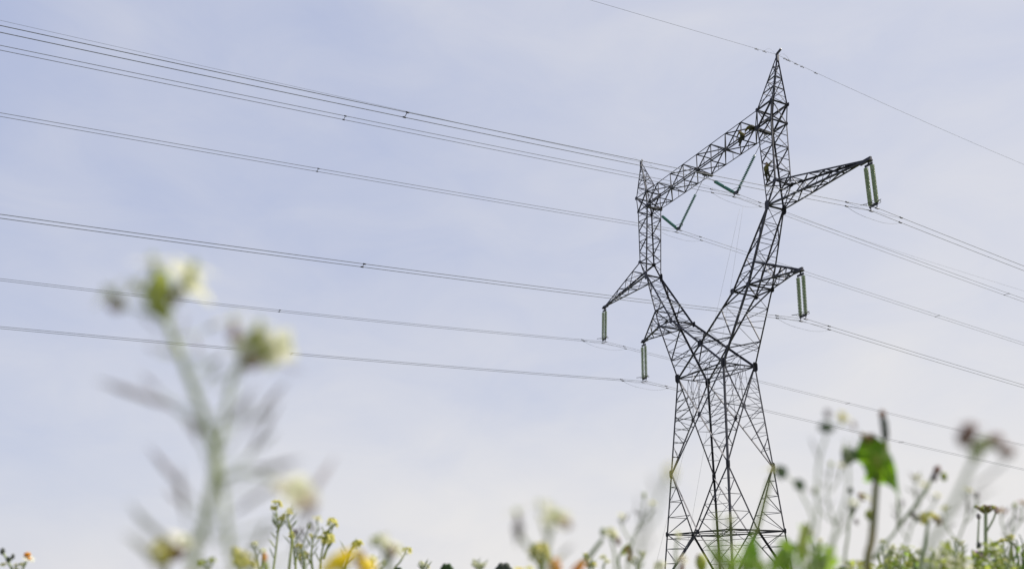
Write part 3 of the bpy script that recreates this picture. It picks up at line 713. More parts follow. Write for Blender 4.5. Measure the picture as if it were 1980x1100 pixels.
# --- the tall wild radish on the left, almost touching the lens
p = Plant('wild_radish', 'tall blurred wild radish with cream flowers closest to the lens at left', 'wildflower', 395, 1100, .46)
p.stem([(372, 1110), (392, 1030), (410, 950), (420, 880)], .0027, .0024, root=True)
p.stem([(420, 880), (400, 815), (372, 745), (345, 675), (322, 620), (308, 580)], .0024, .0016)
p.stem([(420, 880), (436, 800), (447, 740), (462, 700), (482, 668)], .0014, .0010)
p.stem([(455, 1110), (440, 1030), (432, 950), (418, 880)], .0016, .0012)
p.stem([(412, 930), (470, 915), (540, 930), (566, 955)], .0011, .0008, 'stemgrey')
p.cross_flower(298, 510, 50, (-.15, -.4, 1), pm='petalw'); p.cross_flower(264, 554, 40, (-.7, -.4, .5), .006, pm='petal'); p.cross_flower(360, 550, 60, (.8, -.3, .5), .010, pm='petal'); p.cross_flower(372, 520, 46, (.5, -.3, .9), -.008, pm='petal')
p.bud(307, 562, 50, 'lime', (0.1, 0, 1), 0, 1.9); p.bud(298, 585, 36, 'stem', (-.2, 0, 1), -.004, 1.6); p.bud(320, 606, 26, 'lime', (.2, 0, 1)); p.bud(340, 575, 18, 'pinkbr', (.4, 0, 1))
p.stem([(314, 600), (340, 585), (358, 565)], .0010, .0008); p.stem([(318, 606), (300, 590), (272, 570)], .0009, .0007)
p.stem([(318, 615), (270, 600), (225, 590)], .0011, .0008, 'stemgrey'); p.cross_flower(216, 568, 48, (-.6, -.5, .6), pm='petal', calyx='stem', cm='lime'); p.bud(224, 592, 24, 'pinkbr', (-1, 0, .3)); 
p.cross_flower(484, 660, 46, (-.4, -.7, .4), pm='petal'); p.cross_flower(512, 678, 42, (.5, -.6, -.2), .006, pm='petal'); p.cross_flower(544, 668, 46, (1, -.3, .2), .008, pm='petal'); p.cross_flower(502, 630, 34, (.1, -.3, 1), -.006, pm='petal'); p.bud(499, 655, 32, 'lime', (.1, 0, 1), 0, 1.5); p.bud(489, 702, 26, 'pinkbr', (1, 0, .2)); p.stem([(490, 690), (515, 675), (540, 668)], .0009, .0007)
p.stem([(468, 700), (455, 670), (450, 645)], .0010, .0008, 'stemgrey'); p.cross_flower(452, 622, 38, (-.2, -.2, 1), pm='petalw', calyx='pinkbr'); p.bud(452, 645, 24, 'pinkbr')
p.cross_flower(572, 952, 52, (.5, -.7, .5), pm='petal', calyx='stem'); p.bud(586, 975, 32, 'brown', (1, 0, 0)); p.bud(545, 945, 22, 'pinkbr')
for i in range(16):
    t = i/15; x0_, y0_ = (318+t*100, 640+t*250) if i % 2 else (425-abs(t-.5)*20, 700+t*380)
    sg = -1 if (i*7) % 3 == 0 else 1; dx, dy_ = sg*p.rnd.uniform(45, 130), -p.rnd.uniform(20, 100); z_ = p.rnd.uniform(-.03, .05)
    p.stem([(x0_, y0_), (x0_+dx*.5, y0_+dy_*.3, z_*.5), (x0_+dx*.7, y0_+dy_*.6, z_)], .0006, .0005, 'stemgrey', 'pedicel'); p.pod((x0_+dx*.7, y0_+dy_*.6, z_), (x0_+dx*1.1, y0_+dy_*1.25, z_), p.rnd.uniform(.0009, .0015), 'pod' if i % 3 else 'podpurple')
for a, b in (((325, 650), (265, 600)), ((340, 670), (362, 600))): p.pod(a, b, .0007, 'podpurple')
for a, b, r_, m_ in (((340, 790), (185, 735), .0022, 'podpurple'), ((345, 800), (300, 765), .0012, 'podpurple'), ((372, 960), (285, 860), .0019, 'podpurple'), ((352, 1060), (248, 970), .0020, 'pod'),
    ((310, 1110), (238, 1030), .0020, 'pod'), ((480, 905), (585, 885), .0019, 'podpurple'), ((470, 900), (545, 770), .0014, 'podpurple'), ((455, 850), (560, 730), .0015, 'podpurple'), ((570, 1000), (650, 880), .0018, 'podpurple'),
    ((440, 1000), (545, 930), .0015, 'podpurple'), ((430, 830), (500, 740), .0012, 'podpurple'), ((395, 870), (350, 800), .0012, 'podpurple'), ((360, 1010), (345, 900), .0015, 'podpurple'), ((470, 1100), (520, 1000), .0015, 'pod'), ((560, 1080), (620, 960), .0014, 'podpurple'), ((385, 690), (370, 640), .001, 'podpurple'), ((520, 690), (590, 720), .0008, 'podpurple')):
    p.pod((a[0], a[1], p.rnd.uniform(-.02, .06)), (b[0], b[1], p.rnd.uniform(-.02, .06)), r_, m_)
    p.stem([(a[0], a[1]), ((a[0]*.55+408*.45), a[1]+18), (409, a[1]+42)], .0006, .0006, 'stemgrey', 'pedicel')

p = Plant('wild_radish', 'short blurred wild radish with a pale yellow bud below the tall one', 'wildflower', 318, 1100, .62)
p.stem([(318, 1120), (318, 1085)], .0022, .002, 'stemdry', root=True); p.bud(314, 1066, 48, 'mustard', (0, 0, 1), 0, 1.1); p.cross_flower(316, 1060, 40, (-.1, -.2, 1), pm='petal', cm='mustard'); p.bud(345, 1066, 26, 'rust', (.4, 0, 1)); p.cross_flower(352, 1048, 34, (.5, -.3, .8), pm='petalw', calyx='pinkbr')

# --- thin yellow-green mustards a little farther off, nearly sharp
def mustard(label, stems, heads, Y, pods=10):
    p = Plant('wild_mustard', label, 'wildflower', stems[0][0][0], 1100, Y, 'slender mustards along the bottom edge')
    for st in stems: p.stem(st, p.u(2.7), p.u(1.3), root=(st is stems[0]))
    for x, y, sz in heads: p.cluster(x, y, sz)
    for st in stems:
        for i in range(pods):
            t = p.rnd.uniform(.12, .85); k = t*(len(st)-1); j = min(int(k), len(st)-2); x = st[j][0]+(st[j+1][0]-st[j][0])*(k-j); y = st[j][1]+(st[j+1][1]-st[j][1])*(k-j)
            sg = p.rnd.choice((-1, 1)); p.pod((x, y), (x+sg*p.rnd.uniform(8, 18), y-p.rnd.uniform(16, 30)), p.u(1.3), 'stemgrey' if p.rnd.random() < .6 else 'stem')
mustard('slender mustard with two heads left of the yellow flower, tallest of the nearly sharp ones', [[(528, 1110), (534, 1060), (538, 1020), (534, 985)], [(558, 1110), (564, 1040), (556, 1000), (557, 992)], [(536, 1030), (545, 1005)]], [(533, 976, 20), (558, 989, 14), (547, 998, 14)], 3.0, 7)
mustard('slender mustard with a bunch of pale yellow heads above the yellow flower', [[(618, 1112), (622, 1070), (630, 1040), (640, 1014)], [(606, 1112), (602, 1075), (606, 1042)], [(625, 1080), (636, 1050), (637, 1036)], [(586, 1112), (588, 1078)]], [(642, 1011, 20), (636, 1036, 22), (623, 1044, 20), (604, 1036, 12), (588, 1073, 18)], 3.0, 5)
mustard('slender mustard with one small head right of the yellow flower bunch', [[(660, 1112), (670, 1075), (684, 1054)], [(664, 1112), (680, 1062)]], [(690, 1050, 20)], 3.0, 4)
mustard('slender mustard with a single cream head beside the pale blurred flower', [[(760, 1112), (774, 1085), (785, 1068)]], [(787, 1063, 17)], 3.0, 2)
mustard('stout mustard bunch of lime buds at the foot of the tall radish', [[(462, 1115), (466, 1090), (455, 1065)], [(478, 1115), (474, 1085)]], [(456, 1064, 18), (462, 1078, 26), (475, 1084, 30), (482, 1096, 26)], 1.3, 2)

for px, tops, Y, lab, pm in (
  (500, ((492, 1052, 16), (508, 1064, 12)), 2.6, 'slender mustard with white heads just right of the tall radish stem', 'petal'),
  (572, ((566, 1034, 14), (578, 1056, 14)), 3.4, 'slender mustard between the tallest mustard and the bunch of heads', 'mustard'),
  (730, ((722, 1078, 14), (744, 1088, 14)), 2.2, 'low mustard with two cream heads under the pale blurred flower head', 'petal'),
  (820, ((815, 1088, 12), (826, 1094, 10)), 3.4, 'tiny cream mustard alone between the orange flower and the dark seed head', 'petal'),
  (925, ((920, 1088, 16), (934, 1092, 13)), 2.2, 'low cream mustard right of the dark green seed head', 'petal'),
  (1140, ((1134, 1076, 15), (1148, 1090, 13)), 2.4, 'low mustard under the long leaning pale stem', 'mustard'),
  (1232, ((1226, 1082, 16), (1244, 1070, 14)), 1.9, 'small cream mustard between the rusty drooping leaves and the pylon leg', 'petal'),
  (400, ((392, 1088, 15), (412, 1082, 13)), 1.6, 'low lime mustard at the very foot of the tall radish', 'lime'),
  (1575, ((1566, 1030, 16), (1588, 1048, 15), (1600, 1066, 14)), 1.7, 'pale mustard rising from the bright broad leaves', 'petal'),
  (1715, ((1708, 1046, 14), (1724, 1058, 14)), 2.2, 'thin cream mustard right of the lobed leaf stalk', 'petal'),
  (1945, ((1940, 1048, 15), (1956, 1040, 14)), 2.6, 'thin lime mustard near the right picture edge', 'mustard'),
  (1855, ((1846, 1044, 14), (1862, 1050, 13)), 2.4, 'thin cream mustard left of the purple flower', 'petal')):
    p = Plant('wild_mustard', lab, 'wildflower', px, 1100, Y, 'slender mustards along the bottom edge')
    for k, (x, y, z_) in enumerate(tops):
        p.stem([(px, 1112), ((px+x)/2+p.rnd.uniform(-4, 4), (1112+y)/2), (x, y+z_*.4)], p.u(2.4), p.u(1.6), 'stem' if k % 2 else 'stemgrey', root=(k == 0)); p.cluster(x, y, z_, pm, 6)
        for q in range(5):
            t = p.rnd.uniform(.25, .85); xx, yy = px+(x-px)*t, 1112+(y-1112)*t; sg = p.rnd.choice((-1, 1)); p.pod((xx, yy), (xx+sg*p.rnd.uniform(6, 14), yy-p.rnd.uniform(10, 22)), p.u(1.1), 'stemgrey')
p = Plant('white_daisy', 'cluster of tiny white daisies with dark buds in the bottom left corner', 'wildflower', 20, 1100, 2.6)
p.stem([(22, 1115), (18, 1090), (6, 1068)], p.u(3), p.u(2), 'stemgrey', root=True); p.stem([(40, 1115), (46, 1095), (54, 1078)], p.u(2.2), p.u(1.6), 'stemgrey'); p.stem([(18, 1085), (25, 1077)], p.u(2), p.u(1.5), 'stemgrey'); p.stem([(30, 1115), (31, 1095)], p.u(2), p.u(2), 'stemgrey')
p.bud(5, 1065, 9, 'darkbud'); p.bud(25, 1075, 7, 'darkbud'); p.bud(16, 1081, 8, 'darkbud')
p.daisy(56, 1079, 24, d=(.4, -.3, .6)); p.bud(53, 1071, 9, 'orange', (1, 0, 0)); p.daisy(6, 1090, 22, cm='mustard'); p.daisy(31, 1091, 17, cm='mustard'); p.daisy(42, 1090, 18, cm='mustard', d=(.3, -.5, .8)); p.daisy(30, 1101, 22, cm='mustard')

p = Plant('wild_radish', 'pale blurred flower head leaning right between the mustards and the pylon', 'wildflower', 745, 1100, .85)
p.stem([(752, 1120), (748, 1085), (738, 1055)], p.u(6), p.u(4), 'stemgrey', root=True); p.stem([(748, 1085), (756, 1066)], p.u(4), p.u(3), 'stemgrey'); p.cross_flower(734, 1042, 26, (-.2, -.4, 1), pm='petalw'); p.bud(722, 1047, 14, 'lime'); p.cross_flower(748, 1053, 20, (.6, -.4, .7), pm='petal', calyx='brown'); p.bud(757, 1066, 18, 'pinkbr'); p.cross_flower(770, 1062, 18, (.7, -.3, .5), pm='petal', calyx='pinkbr')

p = Plant('yellow_hawkbit', 'bright yellow flower cut by the bottom edge left of an orange one', 'wildflower', 655, 1100, .70)
p.stem([(662, 1130), (660, 1100)], p.u(7), p.u(6), root=True); p.daisy(656, 1084, 92, 'yellow', 'yellow', (-.45, -.35, .75), 20); p.daisy(652, 1078, 66, 'yellow', 'yellow', (-.4, -.4, .8), 16, dy=-.003)
p = Plant('orange_hawkbit', 'orange flower cut by the bottom edge right of the bright yellow one', 'wildflower', 705, 1100, .76)
p.stem([(706, 1130), (706, 1100)], p.u(7), p.u(6), root=True); p.daisy(706, 1098, 46, 'amber', 'amber', (.3, -.4, .8), 18); p.daisy(714, 1088, 34, 'yellow', 'yellow', (.5, -.4, .6), 14, dy=-.004); p.bud(696, 1076, 20, 'rust')

p = Plant('wild_mustard', 'small reddish stem tip with an orange bud left of the slender mustards', 'wildflower', 512, 1100, 1.6)
p.stem([(514, 1120), (513, 1085)], p.u(7), p.u(5), root=True); p.bud(512, 1077, 9, 'orange', (0, 0, 1), 0, 1.8)

for x, y, sz, lab in ((864, 1099, 26, 'small dark green round seed head at the bottom edge left of centre'), (974, 1101, 34, 'dark brown seed head at the bottom edge below the pale blurred flowers'), (770, 1103, 18, 'tiny dark seed head at the bottom edge right of the orange flower')):
    p = Plant('seed_head', lab, 'wildflower', x, 1100, 3.0, 'dark seed heads along the bottom edge'); p.stem([(x, 1120), (x, y+3)], p.u(3), p.u(2.5), 'stem', root=True)
    for i in range(7):
        a = 2*pi*i/6; p.bud(x+(cos(a)*sz*.3 if i else 0), y+(sin(a)*sz*.24 if i else 0), sz*.42, 'leafd' if x < 900 else 'darkbud', el=1.0, name='seed_capsule', dy=.01*sin(a*3))

# --- middle group of blurred flowers
p = Plant('wild_radish', 'blurred cream wild radish with brown and lime buds near the middle bottom', 'wildflower', 1050, 1100, .62)
p.stem([(1060, 1120), (1055, 1070), (1068, 1015)], p.u(6), p.u(4), 'stemgrey', root=True); p.stem([(1050, 1090), (1010, 1040), (1000, 1005)], p.u(5), p.u(3), 'stemgrey'); p.stem([(1060, 1040), (1042, 990)], p.u(4), p.u(3))
p.cross_flower(1000, 992, 26, (-.3, -.3, 1), pm='petalw', calyx='pinkbr'); p.bud(1002, 1022, 20, 'podpurple', el=2.2); p.cross_flower(1042, 972, 18, (-.2, -.2, 1), pm='petal', calyx='lime'); p.cross_flower(1072, 1000, 34, (.4, -.7, .5), pm='petal', cm='lime'); p.bud(1070, 1001, 22, 'lime', (1, 0, .2)); p.bud(1090, 1012, 22, 'brown', (1, 0, -.3))
p.pod((1000, 1060), (1000, 1010), .0012, 'podpurple'); p.pod((1075, 1080), (1110, 1050), .0012, 'pod')
p = Plant('wild_mustard', 'stubby lime green mustard bunch below the cream radish flowers', 'wildflower', 1045, 1100, 1.15)
p.stem([(1046, 1125), (1045, 1085)], p.u(7), p.u(5), root=True); p.cluster(1046, 1066, 36, n=12); p.cluster(1040, 1076, 30, n=8); p.cluster(1052, 1056, 20, n=6)
p = Plant('yellow_hawkbit', 'small yellow and orange flower at the bottom edge under the mustard bunch', 'wildflower', 1080, 1100, .9)
p.stem([(1080, 1125), (1078, 1100)], p.u(6), p.u(5), root=True); p.cross_flower(1076, 1086, 24, (-.4, -.3, 1), pm='petal', calyx='orange', cm='orange'); p.bud(1074, 1098, 24, 'orange'); p.bud(1118, 1098, 18, 'orange', (1, 0, .8), el=2)
p = Plant('yellow_hawkbit', 'two small yellow flower heads at the bottom edge left of the orange one', 'wildflower', 1010, 1100, 1.5)
p.stem([(1010, 1125), (1010, 1104)], p.u(5), p.u(4), root=True); p.daisy(1004, 1100, 22, 'yellow', 'yellow'); p.daisy(1024, 1098, 22, 'mustard', 'lime')
p = Plant('wild_mustard', 'pale mustard on a long leaning stem left of the pylon foot', 'wildflower', 1120, 1100, 1.3)
p.stem([(1112, 1120), (1140, 1075), (1165, 1042)], p.u(6), p.u(4), 'stemgrey', root=True); p.stem([(1190, 1110), (1188, 1070), (1180, 1040)], p.u(2.6), p.u(2), 'stemgrey'); p.cluster(1180, 1030, 26, 'petal', 8); p.bud(1166, 1028, 12, 'stemgrey'); p.bud(1195, 1046, 11, 'pinkbr'); p.stem([(1180, 1038), (1193, 1044)], p.u(2), p.u(2), 'stemgrey')
p = Plant('spurge', 'reddish brown drooping leaves on a thin stem left of the pylon foot', 'wildflower', 1205, 1100, 1.7)
p.stem([(1200, 1120), (1196, 1080), (1208, 1058)], p.u(3), p.u(2), 'stemgrey', root=True); p.leaf((1212, 1054), (1222, 1078), 14, 'rust'); p.leaf((1210, 1055), (1204, 1074), 12, 'leafo'); p.leaf((1213, 1050), (1214, 1070), 13, 'leafo'); p.bud(1215, 1080, 9, 'rust')
p = Plant('wild_mustard', 'tiny cream headed mustard just left of the pylon foot', 'wildflower', 1170, 1100, 2.0)
p.stem([(1166, 1120), (1168, 1088)], p.u(3), p.u(2), 'stemgrey', root=True); p.cluster(1170, 1080, 18, 'petal', 6)
p = Plant('tall_weed', 'very blurred thin leaning stem topped by a yellow bud before the left pylon leg', 'wildflower', 1240, 1100, .46)
p.stem([(1228, 1120), (1262, 1000), (1285, 940), (1295, 915)], .0011, .0008, 'stemgrey', root=True); p.bud(1296, 912, 20, 'mustard', (.1, 0, 1), 0, 1.5); p.bud(1296, 925, 14, 'lime', (0, 0, 1), 0, 1.4); p.cross_flower(1294, 906, 13, (-.1, -.3, 1), pm='petal')
for a, b in (((1250, 1040), (1235, 950)), ((1275, 960), (1258, 915)), ((1230, 1080), (1262, 1030))): p.pod(a, b, .0010, 'pod')

# --- right: the tall weeds in front of the pylon
p = Plant('tall_weed', 'thin green weed crossing the right pylon leg with a cream bud and dark leaves', 'wildflower', 1470, 1100, .95)
p.stem([(1440, 1115), (1470, 1000), (1488, 925)], p.u(5), p.u(4), 'stem', root=True); p.cross_flower(1492, 908, 17, (-.1, -.3, 1), pm='petal', calyx='lime', cm='mustard'); p.leaf((1500, 918), (1522, 902), 28, 'leafd'); p.leaf((1503, 905), (1516, 926), 22, 'leafd'); p.leaf((1536, 928), (1556, 948), 22, 'leafd'); p.leaf((1540, 946), (1556, 930), 18, 'leafd')
p.stem([(1560, 1040), (1570, 1000), (1550, 955), (1536, 932), (1512, 916)], p.u(2.2), p.u(1.6), 'stemgrey'); p.stem([(1558, 1110), (1560, 1040)], p.u(3), p.u(2.2)); p.leaf((1556, 1010), (1566, 1040), 18, 'leafo')
p = Plant('mallow', 'weed with one large bright green lobed leaf and an upright brown bud', 'wildflower', 1680, 1100, 1.05)
p.stem([(1678, 1115), (1686, 1040), (1692, 960), (1696, 915)], p.u(9), p.u(6), 'stemdry', root=True)
# the lobed leaf: an outline with its own bowl shape, lit through by the sun
def lobed(p, outline, cx_, cy_, m, name='leaf', depth=.012):
    c = p.P(cx_, cy_, -.012); mb = MB(); n = len(outline)
    mid = [p.P(cx_+(x-cx_)*.5, cy_+(y-cy_)*.5, -depth*.4+.004*sin(i*2.4)) for i, (x, y) in enumerate(outline)]
    rim = [p.P(x+p.rnd.uniform(-1.6, 1.6), y+p.rnd.uniform(-1.6, 1.6), depth*sin(i*1.7)*.9) for i, (x, y) in enumerate(outline)]
    b = len(mb.v); mb.v += [tuple(c)]+[tuple(q) for q in mid]+[tuple(q) for q in rim]
    for i in range(n):
        j = (i+1) % n; mb.f += [(b, b+1+i, b+1+j), (b+1+i, b+1+n+i, b+1+n+j, b+1+j)]; mb.m += [0, 0]; mb.sm += [True, True]
    lf = mb.build(name, M[m], p.o)
    for k in range(0, n, 3):
        mv = MB(); q = V((0, -.0012, 0)); mv.tube([c+q, mid[k]+q, lerp(mid[k], rim[k], .8)+q], p.u(1.6), p.u(.5), n=4); mv.build('vein', M['lime'], lf)
    return lf
lobed(p, [(1664, 850), (1680, 838), (1694, 845), (1704, 852), (1714, 852), (1717, 868), (1724, 885), (1731, 905), (1735, 932), (1741, 966), (1728, 946), (1714, 936), (1704, 938), (1698, 930), (1690, 926), (1681, 934), (1671, 930), (1674, 915), (1668, 900), (1660, 893), (1650, 886), (1640, 890), (1646, 872), (1656, 868)], 1697, 888, 'leaf', depth=.016)
lobed(p, [(1628, 866), (1640, 862), (1652, 870), (1660, 885), (1650, 893), (1640, 902), (1630, 898), (1626, 882)], 1642, 882, 'leafd', depth=.008)
lobed(p, [(1660, 834), (1672, 838), (1690, 838), (1694, 850), (1682, 858), (1668, 852)], 1678, 846, 'brown', depth=.006)
p.pod((1712, 862), (1705, 792), .0052, 'darkbud', .06); p.bud(1706, 803, 14, 'rust', (0, 0, 1), 0, 1.6); p.stem([(1700, 900), (1711, 870), (1712, 855)], p.u(6), p.u(5), 'stem')
p = Plant('wild_radish', 'blurred weed with a cream flower and small mauve buds left of the lobed leaf', 'wildflower', 1600, 1100, .80)
p.stem([(1575, 1110), (1580, 1000), (1582, 900), (1598, 840)], p.u(3), p.u(2), 'stemgrey', root=True); p.stem([(1590, 1110), (1620, 1010), (1640, 940), (1634, 850)], p.u(3), p.u(2), 'stemgrey'); p.cross_flower(1632, 810, 20, (.2, -.5, .7), pm='petal', cm='mustard'); p.bud(1628, 806, 15, 'mustard'); p.bud(1600, 800, 14, 'podpurple'); p.bud(1598, 826, 22, 'leafd', (1, 0, -.1)); p.bud(1650, 822, 10, 'pinkbr')
p.pod((1590, 900), (1565, 840), .0009, 'pod'); p.pod((1640, 900), (1655, 840), .0009, 'pod')
p = Plant('wild_radish', 'thin weed with brown buds and a cream flower below the lobed leaf', 'wildflower', 1660, 1100, 1.35)
p.stem([(1635, 1110), (1640, 1030), (1646, 960)], p.u(3), p.u(2), 'stemgrey', root=True); p.cross_flower(1672, 958, 14, (.2, -.5, .6), pm='petal', calyx='rust'); p.bud(1666, 960, 12, 'rust', (.6, 0, -1)); p.bud(1645, 948, 10, 'darkbud', el=1.4); p.bud(1650, 985, 9, 'podpurple'); p.bud(1680, 995, 14, 'lime'); p.bud(1656, 1008, 8, 'podpurple'); p.stem([(1646, 1000), (1662, 970)], p.u(2), p.u(1.5), 'stemgrey')
p.stem([(1700, 1060), (1735, 1020), (1735, 960)], p.u(3), p.u(2), 'stemgrey'); p.stem([(1735, 1020), (1790, 950), (1800, 925)], p.u(3.5), p.u(2.5), 'stemgrey'); p.stem([(1690, 1080), (1710, 1050)], p.u(4), p.u(3), 'stemgrey')
p.bud(1812, 908, 14, 'pinkbr', (.4, 0, 1), el=1.4); p.bud(1825, 921, 12, 'lime'); p.bud(1806, 922, 12, 'podpurple'); p.bud(1765, 995, 12, 'podpurple', (.6, 0, -1)); p.bud(1775, 1003, 9, 'podpurple')
p = Plant('wild_radish', 'large blurred weed with dusky pink seed heads leaning out at far right', 'wildflower', 1820, 1100, .56)
p.stem([(1795, 1115), (1815, 1030), (1850, 960), (1884, 885)], p.u(7), p.u(4.5), 'stemgrey', root=True); p.bud(1872, 838, 30, 'pinkbr', (.4, 0, 1), 0, 1.7); p.bud(1862, 850, 24, 'pinkbr', (-.5, 0, 1)); p.bud(1902, 858, 26, 'leafo', (1, 0, .2), 0, 1.4); p.bud(1922, 850, 24, 'pinkbr', (1, 0, .3), 0, 1.6); p.bud(1945, 872, 26, 'pinkbr', (1, 0, -.2), 0, 1.3); p.bud(1886, 876, 22, 'stem')
p.stem([(1886, 880), (1915, 862), (1945, 868)], p.u(4), p.u(3), 'stemgrey'); p.stem([(1886, 880), (1872, 850)], p.u(4), p.u(3), 'stemgrey'); p.pod((1860, 960), (1960, 880), .0010, 'pod'); p.pod((1840, 1000), (1930, 940), .0010, 'pod'); p.cross_flower(1876, 826, 26, (.1, -.3, 1), pm='pinkbr', calyx='pinkbr', cm='brown')
p = Plant('yarrow', 'flat topped olive flower head on a thin upright stem at far right', 'wildflower', 1907, 1100, 3.0)
p.stem([(1908, 1110), (1906, 1040), (1906, 990)], p.u(4), p.u(3), 'stemgrey', root=True); p.stem([(1906, 1030), (1920, 1005), (1926, 988)], p.u(2), p.u(1.6), 'stemgrey'); p.stem([(1890, 1060), (1893, 1000)], p.u(2), p.u(1.4), 'stemgrey'); p.bud(1927, 986, 10, 'podpurple'); p.bud(1892, 998, 8, 'podpurple')
for i in range(15):
    x_ = 1906+(i-7)*2.7+p.rnd.uniform(-1.5, 1.5); y_ = 979+p.rnd.uniform(-2.5, 3); z_ = p.rnd.uniform(-.035, .035)
    p.stem([(1906, 994), ((1906+x_)/2, 988), (x_, y_+1, z_)], p.u(1.3), p.u(1), 'stemdry', 'ray'); p.bud(x_, y_, p.rnd.uniform(5, 8), ('leafo', 'mustard', 'pinkbr', 'stemdry')[i % 4], (p.rnd.uniform(-.4, .4), 0, 1), z_, p.rnd.uniform(.6, .9), 'flower')
p = Plant('wild_mustard', 'small yellow green mustard between the lobed leaf and the flat topped flower', 'wildflower', 1795, 1100, 1.5)
p.stem([(1780, 1115), (1788, 1050), (1795, 1008)], p.u(4), p.u(3), 'stemgrey', root=True); p.cluster(1796, 1000, 26, n=8, pm='mustard'); p.cluster(1812, 1008, 16, 'pinkbr', 5, 'brown')

for px, Y, lab, stems in (
  (1610, 1.0, 'fine branching pale weed between the dark leaves and the lobed leaf', (((1612, 1110), (1615, 1020), (1600, 960), (1606, 900)), ((1614, 1040), (1640, 1010), (1652, 975)), ((1612, 1010), (1585, 985), (1576, 950)), ((1606, 950), (1622, 925), (1626, 902)))),
  (1750, 1.1, 'fine branching pale weed leaning right of the lobed leaf', (((1742, 1110), (1756, 1040), (1774, 985), (1786, 940)), ((1756, 1045), (1738, 1010), (1744, 975)), ((1766, 1010), (1798, 985), (1812, 960)), ((1776, 980), (1768, 950), (1772, 925)))),
  (1850, 1.3, 'fine branching mauve weed before the flat topped flower', (((1846, 1110), (1852, 1050), (1868, 1000), (1872, 950)), ((1852, 1050), (1832, 1020), (1826, 985)), ((1862, 1015), (1884, 990), (1890, 960)))),
  (1960, 1.4, 'fine branching weed with pinkish flowers at the far right edge', (((1950, 1110), (1955, 1040), (1962, 980)), ((1955, 1050), (1938, 1015), (1936, 990)), ((1957, 1030), (1974, 1005), (1978, 975)))),
  (1215, 1.2, 'fine branching pale weed left of the left pylon leg', (((1212, 1110), (1222, 1050), (1240, 1000), (1246, 960)), ((1222, 1050), (1204, 1020), (1202, 1000)), ((1232, 1020), (1256, 1000), (1262, 975)))),
  (590, 2.2, 'fine branching grey weed behind the slender mustards', (((592, 1110), (586, 1060), (598, 1020)), ((588, 1075), (574, 1050), (572, 1030)), ((590, 1060), (612, 1030), (614, 1006))))):
    p = Plant('branching_weed', lab, 'wildflower', px, 1100, Y, 'fine branching weeds along the bottom edge')
    for k, st in enumerate(stems):
        p.stem(st, p.u(2.3 if k == 0 else 1.6), p.u(1.3), 'stemgrey', root=(k == 0)); x_, y_ = st[-1]
        if p.rnd.random() < .6: p.cross_flower(x_, y_-3, 11, (p.rnd.uniform(-.5, .5), -.5, .8), pm=('pinkbr' if 'pink' in lab else 'petal'), calyx='stemgrey', cm='mustard')
        else: p.bud(x_, y_-3, 8, 'podpurple' if 'mauve' in lab or k % 2 else 'lime', el=1.5)
        for q in range(3):
            t = p.rnd.uniform(.3, .9); f = t*(len(st)-1); j = min(int(f), len(st)-2); x0_, y0_ = st[j][0]+(st[j+1][0]-st[j][0])*(f-j), st[j][1]+(st[j+1][1]-st[j][1])*(f-j)
            sg = p.rnd.choice((-1, 1)); p.pod((x0_, y0_), (x0_+sg*p.rnd.uniform(10, 22), y0_-p.rnd.uniform(12, 28)), p.u(1.4), 'pod' if q else 'podpurple')

# --- leafy herbs at the lower right
def herb(label, px, Y, box, n, ln, wd, m, extra=()):
    p = Plant('leafy_herb', label, 'herb', px, 1100, Y, 'leafy herbs along the bottom edge')
    x0_, x1_, y0_, y1_ = box
    for i in range(4):
        xx = x0_+(x1_-x0_)*(i+.5)/4; p.stem([((px+xx)/2, 1112), (xx, (y0_+y1_)/2), (xx+p.rnd.uniform(-8, 8), y0_+8)], p.u(3.5), p.u(2), 'stem', root=True)
    p.foliage(x0_, x1_, y0_, y1_, n, ln, wd, m)
    return p
p = herb('bright green broad leaves before the pylon foot, blurred', 1555, 1.0, (1500, 1620, 1045, 1125), 46, 30, 14, 'leafb')
for a, b, w_, m_ in (((1500, 1100), (1545, 1050), 26, 'leaf'), ((1520, 1110), (1520, 1035), 26, 'leafb'), ((1560, 1100), (1615, 1062), 20, 'leaf'), ((1480, 1110), (1440, 1060), 22, 'leafb'), ((1545, 1090), (1560, 1010), 20, 'leafo'), ((1590, 1110), (1570, 1060), 26, 'leafb')): p.leaf(a, b, w_, m_)
p = herb('narrow green blades before the middle of the pylon foot, blurred', 1430, .85, (1370, 1490, 1075, 1130), 34, 34, 12, 'leafb')
for a, b, w_, m_ in (((1450, 1110), (1464, 1030), 30, 'leaf'), ((1470, 1112), (1440, 1040), 16, 'leafb'), ((1395, 1112), (1372, 1040), 14, 'leafb'), ((1385, 1112), (1398, 1030), 12, 'leafb'), ((1410, 1112), (1396, 1055), 14, 'leaf'), ((1490, 1112), (1520, 1045), 22, 'leafb')): p.leaf(a, b, w_, m_)
p.stem([(1392, 1112), (1388, 1040), (1386, 990)], p.u(3.5), p.u(2.5)); p.stem([(1414, 1112), (1412, 1060), (1411, 1000)], p.u(3), p.u(2.2)); p.cross_flower(1412, 1000, 14, (0, -.3, 1), pm='petal', calyx='lime'); p.bud(1410, 1008, 11, 'lime'); p.cluster(1420, 1060, 12, 'petal', 5)
p = Plant('wild_mustard', 'two cream mustard heads before the left pylon leg', 'wildflower', 1310, 1100, 1.5)
p.stem([(1308, 1115), (1306, 1070), (1310, 1040)], p.u(3), p.u(2), 'stemgrey', root=True); p.cluster(1310, 1033, 15, 'petal', 5); p.stem([(1318, 1115), (1318, 1088)], p.u(5), p.u(4), 'rust'); p.cluster(1318, 1082, 20, 'petal', 6, 'rust'); p.stem([(1356, 1115), (1356, 1095)], p.u(6), p.u(5), 'lime'); p.bud(1356, 1088, 22, 'lime', el=1.6); p.bud(1352, 1080, 12, 'rust'); p.cluster(1275, 1092, 22, 'petal', 6)
